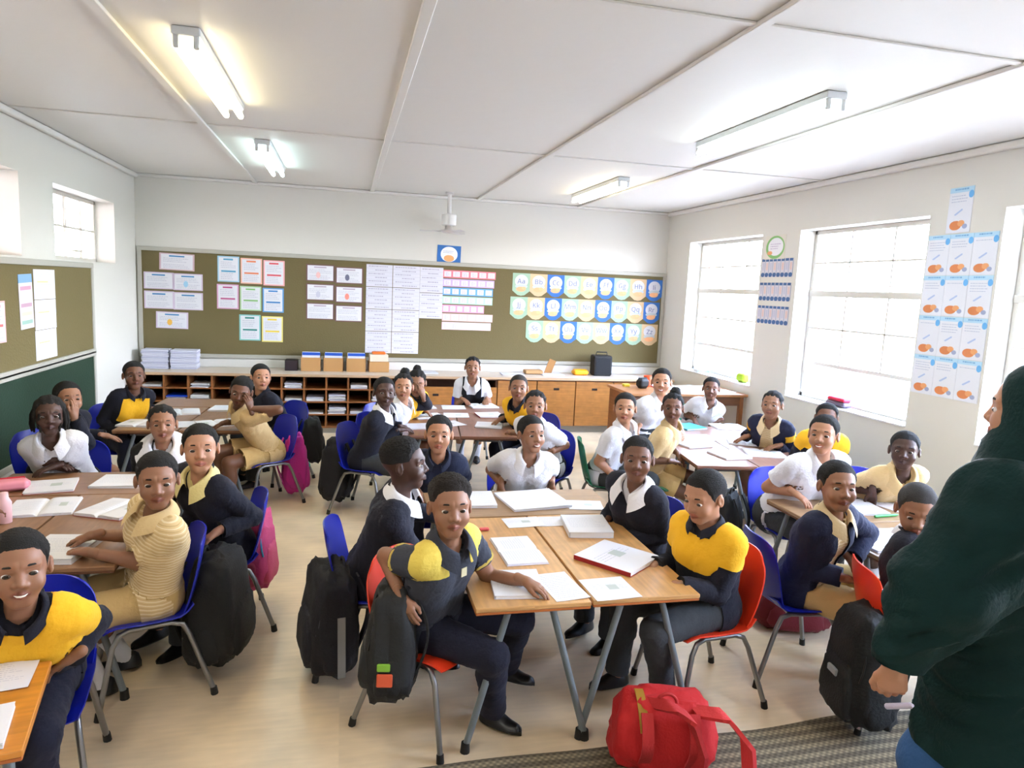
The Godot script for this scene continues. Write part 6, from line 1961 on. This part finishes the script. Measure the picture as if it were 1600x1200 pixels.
func bags_and_bits() -> void:
	var navy := Color(0.035, 0.04, 0.085)
	var black := Color(0.03, 0.035, 0.042)
	bag(Vector3(-0.05, 0.05, -3.26), -78, Vector3(0.38, 0.5, 0.23), navy, "large navy backpack standing behind the blue chair left of the orange tables", {"strap": Color(0.12, 0.13, 0.18), "trim": Color(0.2, 0.21, 0.26), "stripe": Color(0.5, 0.5, 0.5), "roll": -4.0})
	bag(Vector3(0.2, 0.23, -2.66), -100, Vector3(0.3, 0.44, 0.2), Color(0.1, 0.105, 0.11), "grey backpack with bright badge hung on the grey-polo girl's chair", {"pocket": Color(0.13, 0.135, 0.14), "badge": Color(0.85, 0.35, 0.2), "roll": 8.0})
	bag(Vector3(-0.56, 0.08, -3.36), 82, Vector3(0.4, 0.5, 0.24), black, "black backpack hanging behind the beige striped boy's chair", {})
	bag(Vector3(-0.46, 0.14, -3.98), 80, Vector3(0.26, 0.44, 0.17), Color(0.72, 0.22, 0.4), "pink and turquoise backpack behind the cream-collared boy", {"pocket": Color(0.78, 0.3, 0.42), "trim": Color(0.15, 0.55, 0.65), "strap": Color(0.3, 0.65, 0.75)})
	bag(Vector3(-0.4, 0.05, -6.14), 100, Vector3(0.28, 0.5, 0.2), Color(0.75, 0.16, 0.55), "magenta backpack with turquoise toggle on a blue chair", {"patch": Color(0.1, 0.75, 0.65), "strap": Color(0.8, 0.25, 0.62)})
	bag(Vector3(-0.28, 0.16, -6.72), 95, Vector3(0.28, 0.42, 0.2), black, "black backpack half hidden behind the magenta one", {})
	bag(Vector3(-0.04, 0.06, -5.84), -110, Vector3(0.3, 0.52, 0.22), navy, "navy backpack on the dark-skinned boy's blue chair at the middle tables", {})
	bag(Vector3(2.5, 0.12, -4.12), -140, Vector3(0.3, 0.46, 0.2), black, "black bag hung behind the big white-shirted boy", {})
	bag(Vector3(2.52, 0.0, -3.36), -20, Vector3(0.4, 0.3, 0.26), Color(0.4, 0.03, 0.08), "dark red bag slumped on the floor beneath the blue chair at the right", {})
	bag(Vector3(2.2, 0.06, -2.42), -100, Vector3(0.32, 0.5, 0.22), Color(0.03, 0.045, 0.05), "black backpack with pale logo patch on the orange chair beside the teacher", {"patch": Color(0.6, 0.62, 0.62)})
	var rb := bag(Vector3(1.26, 0.0, -2.4), 168, Vector3(0.4, 0.28, 0.26), Color(0.75, 0.1, 0.1), "bright red backpack slumped on the floor before the orange tables", {"pocket": Color(0.8, 0.14, 0.14), "strap": Color(0.72, 0.16, 0.16), "trim": Color(0.1, 0.08, 0.08), "patch": Color(0.7, 0.42, 0.1)})
	for k in 2:
		var st := Mb.new()
		var ps: Array = [[Vector3(-0.1, 0.25, -0.08), Vector3(-0.2, 0.27, -0.14), Vector3(-0.27, 0.2, -0.2), Vector3(-0.28, 0.08, -0.22), Vector3(-0.22, 0.012, -0.22), Vector3(-0.12, 0.012, -0.17)], [Vector3(0.06, 0.26, -0.05), Vector3(0.0, 0.29, -0.12), Vector3(-0.06, 0.27, -0.17), Vector3(-0.1, 0.16, -0.19), Vector3(-0.1, 0.04, -0.17)]][k]
		var cv := Curve3D.new()
		for p in ps: cv.add_point(p, Vector3(0, 0.02, 0) * 0, Vector3.ZERO)
		var L := cv.get_baked_length()
		st.surf(3, 24, func(u: float, v: float) -> Vector3:
			var p := cv.sample_baked(v * L, false)
			return p + Vector3(0.3, 0.1, 1.0).normalized() * (u - 0.5) * 0.075, 1.0, 0.016)
		put("loose_strap", st.mesh(), mat(Color(0.8, 0.2, 0.2) if k == 0 else Color(0.7, 0.14, 0.14), 0.85, "cloth"), rb)
	var rib := Mb.new()
	rib.surf(2, 10, func(u: float, v: float) -> Vector3: return Vector3(0.1 + (u - 0.5) * 0.035, 0.2 + 0.085 * sin(v * 1.7), -0.15 + 0.16 * v), 1.0, 0.004)
	put("yellow_ribbon", rib.mesh(), mat(Color(0.62, 0.45, 0.08), 0.7), rb)
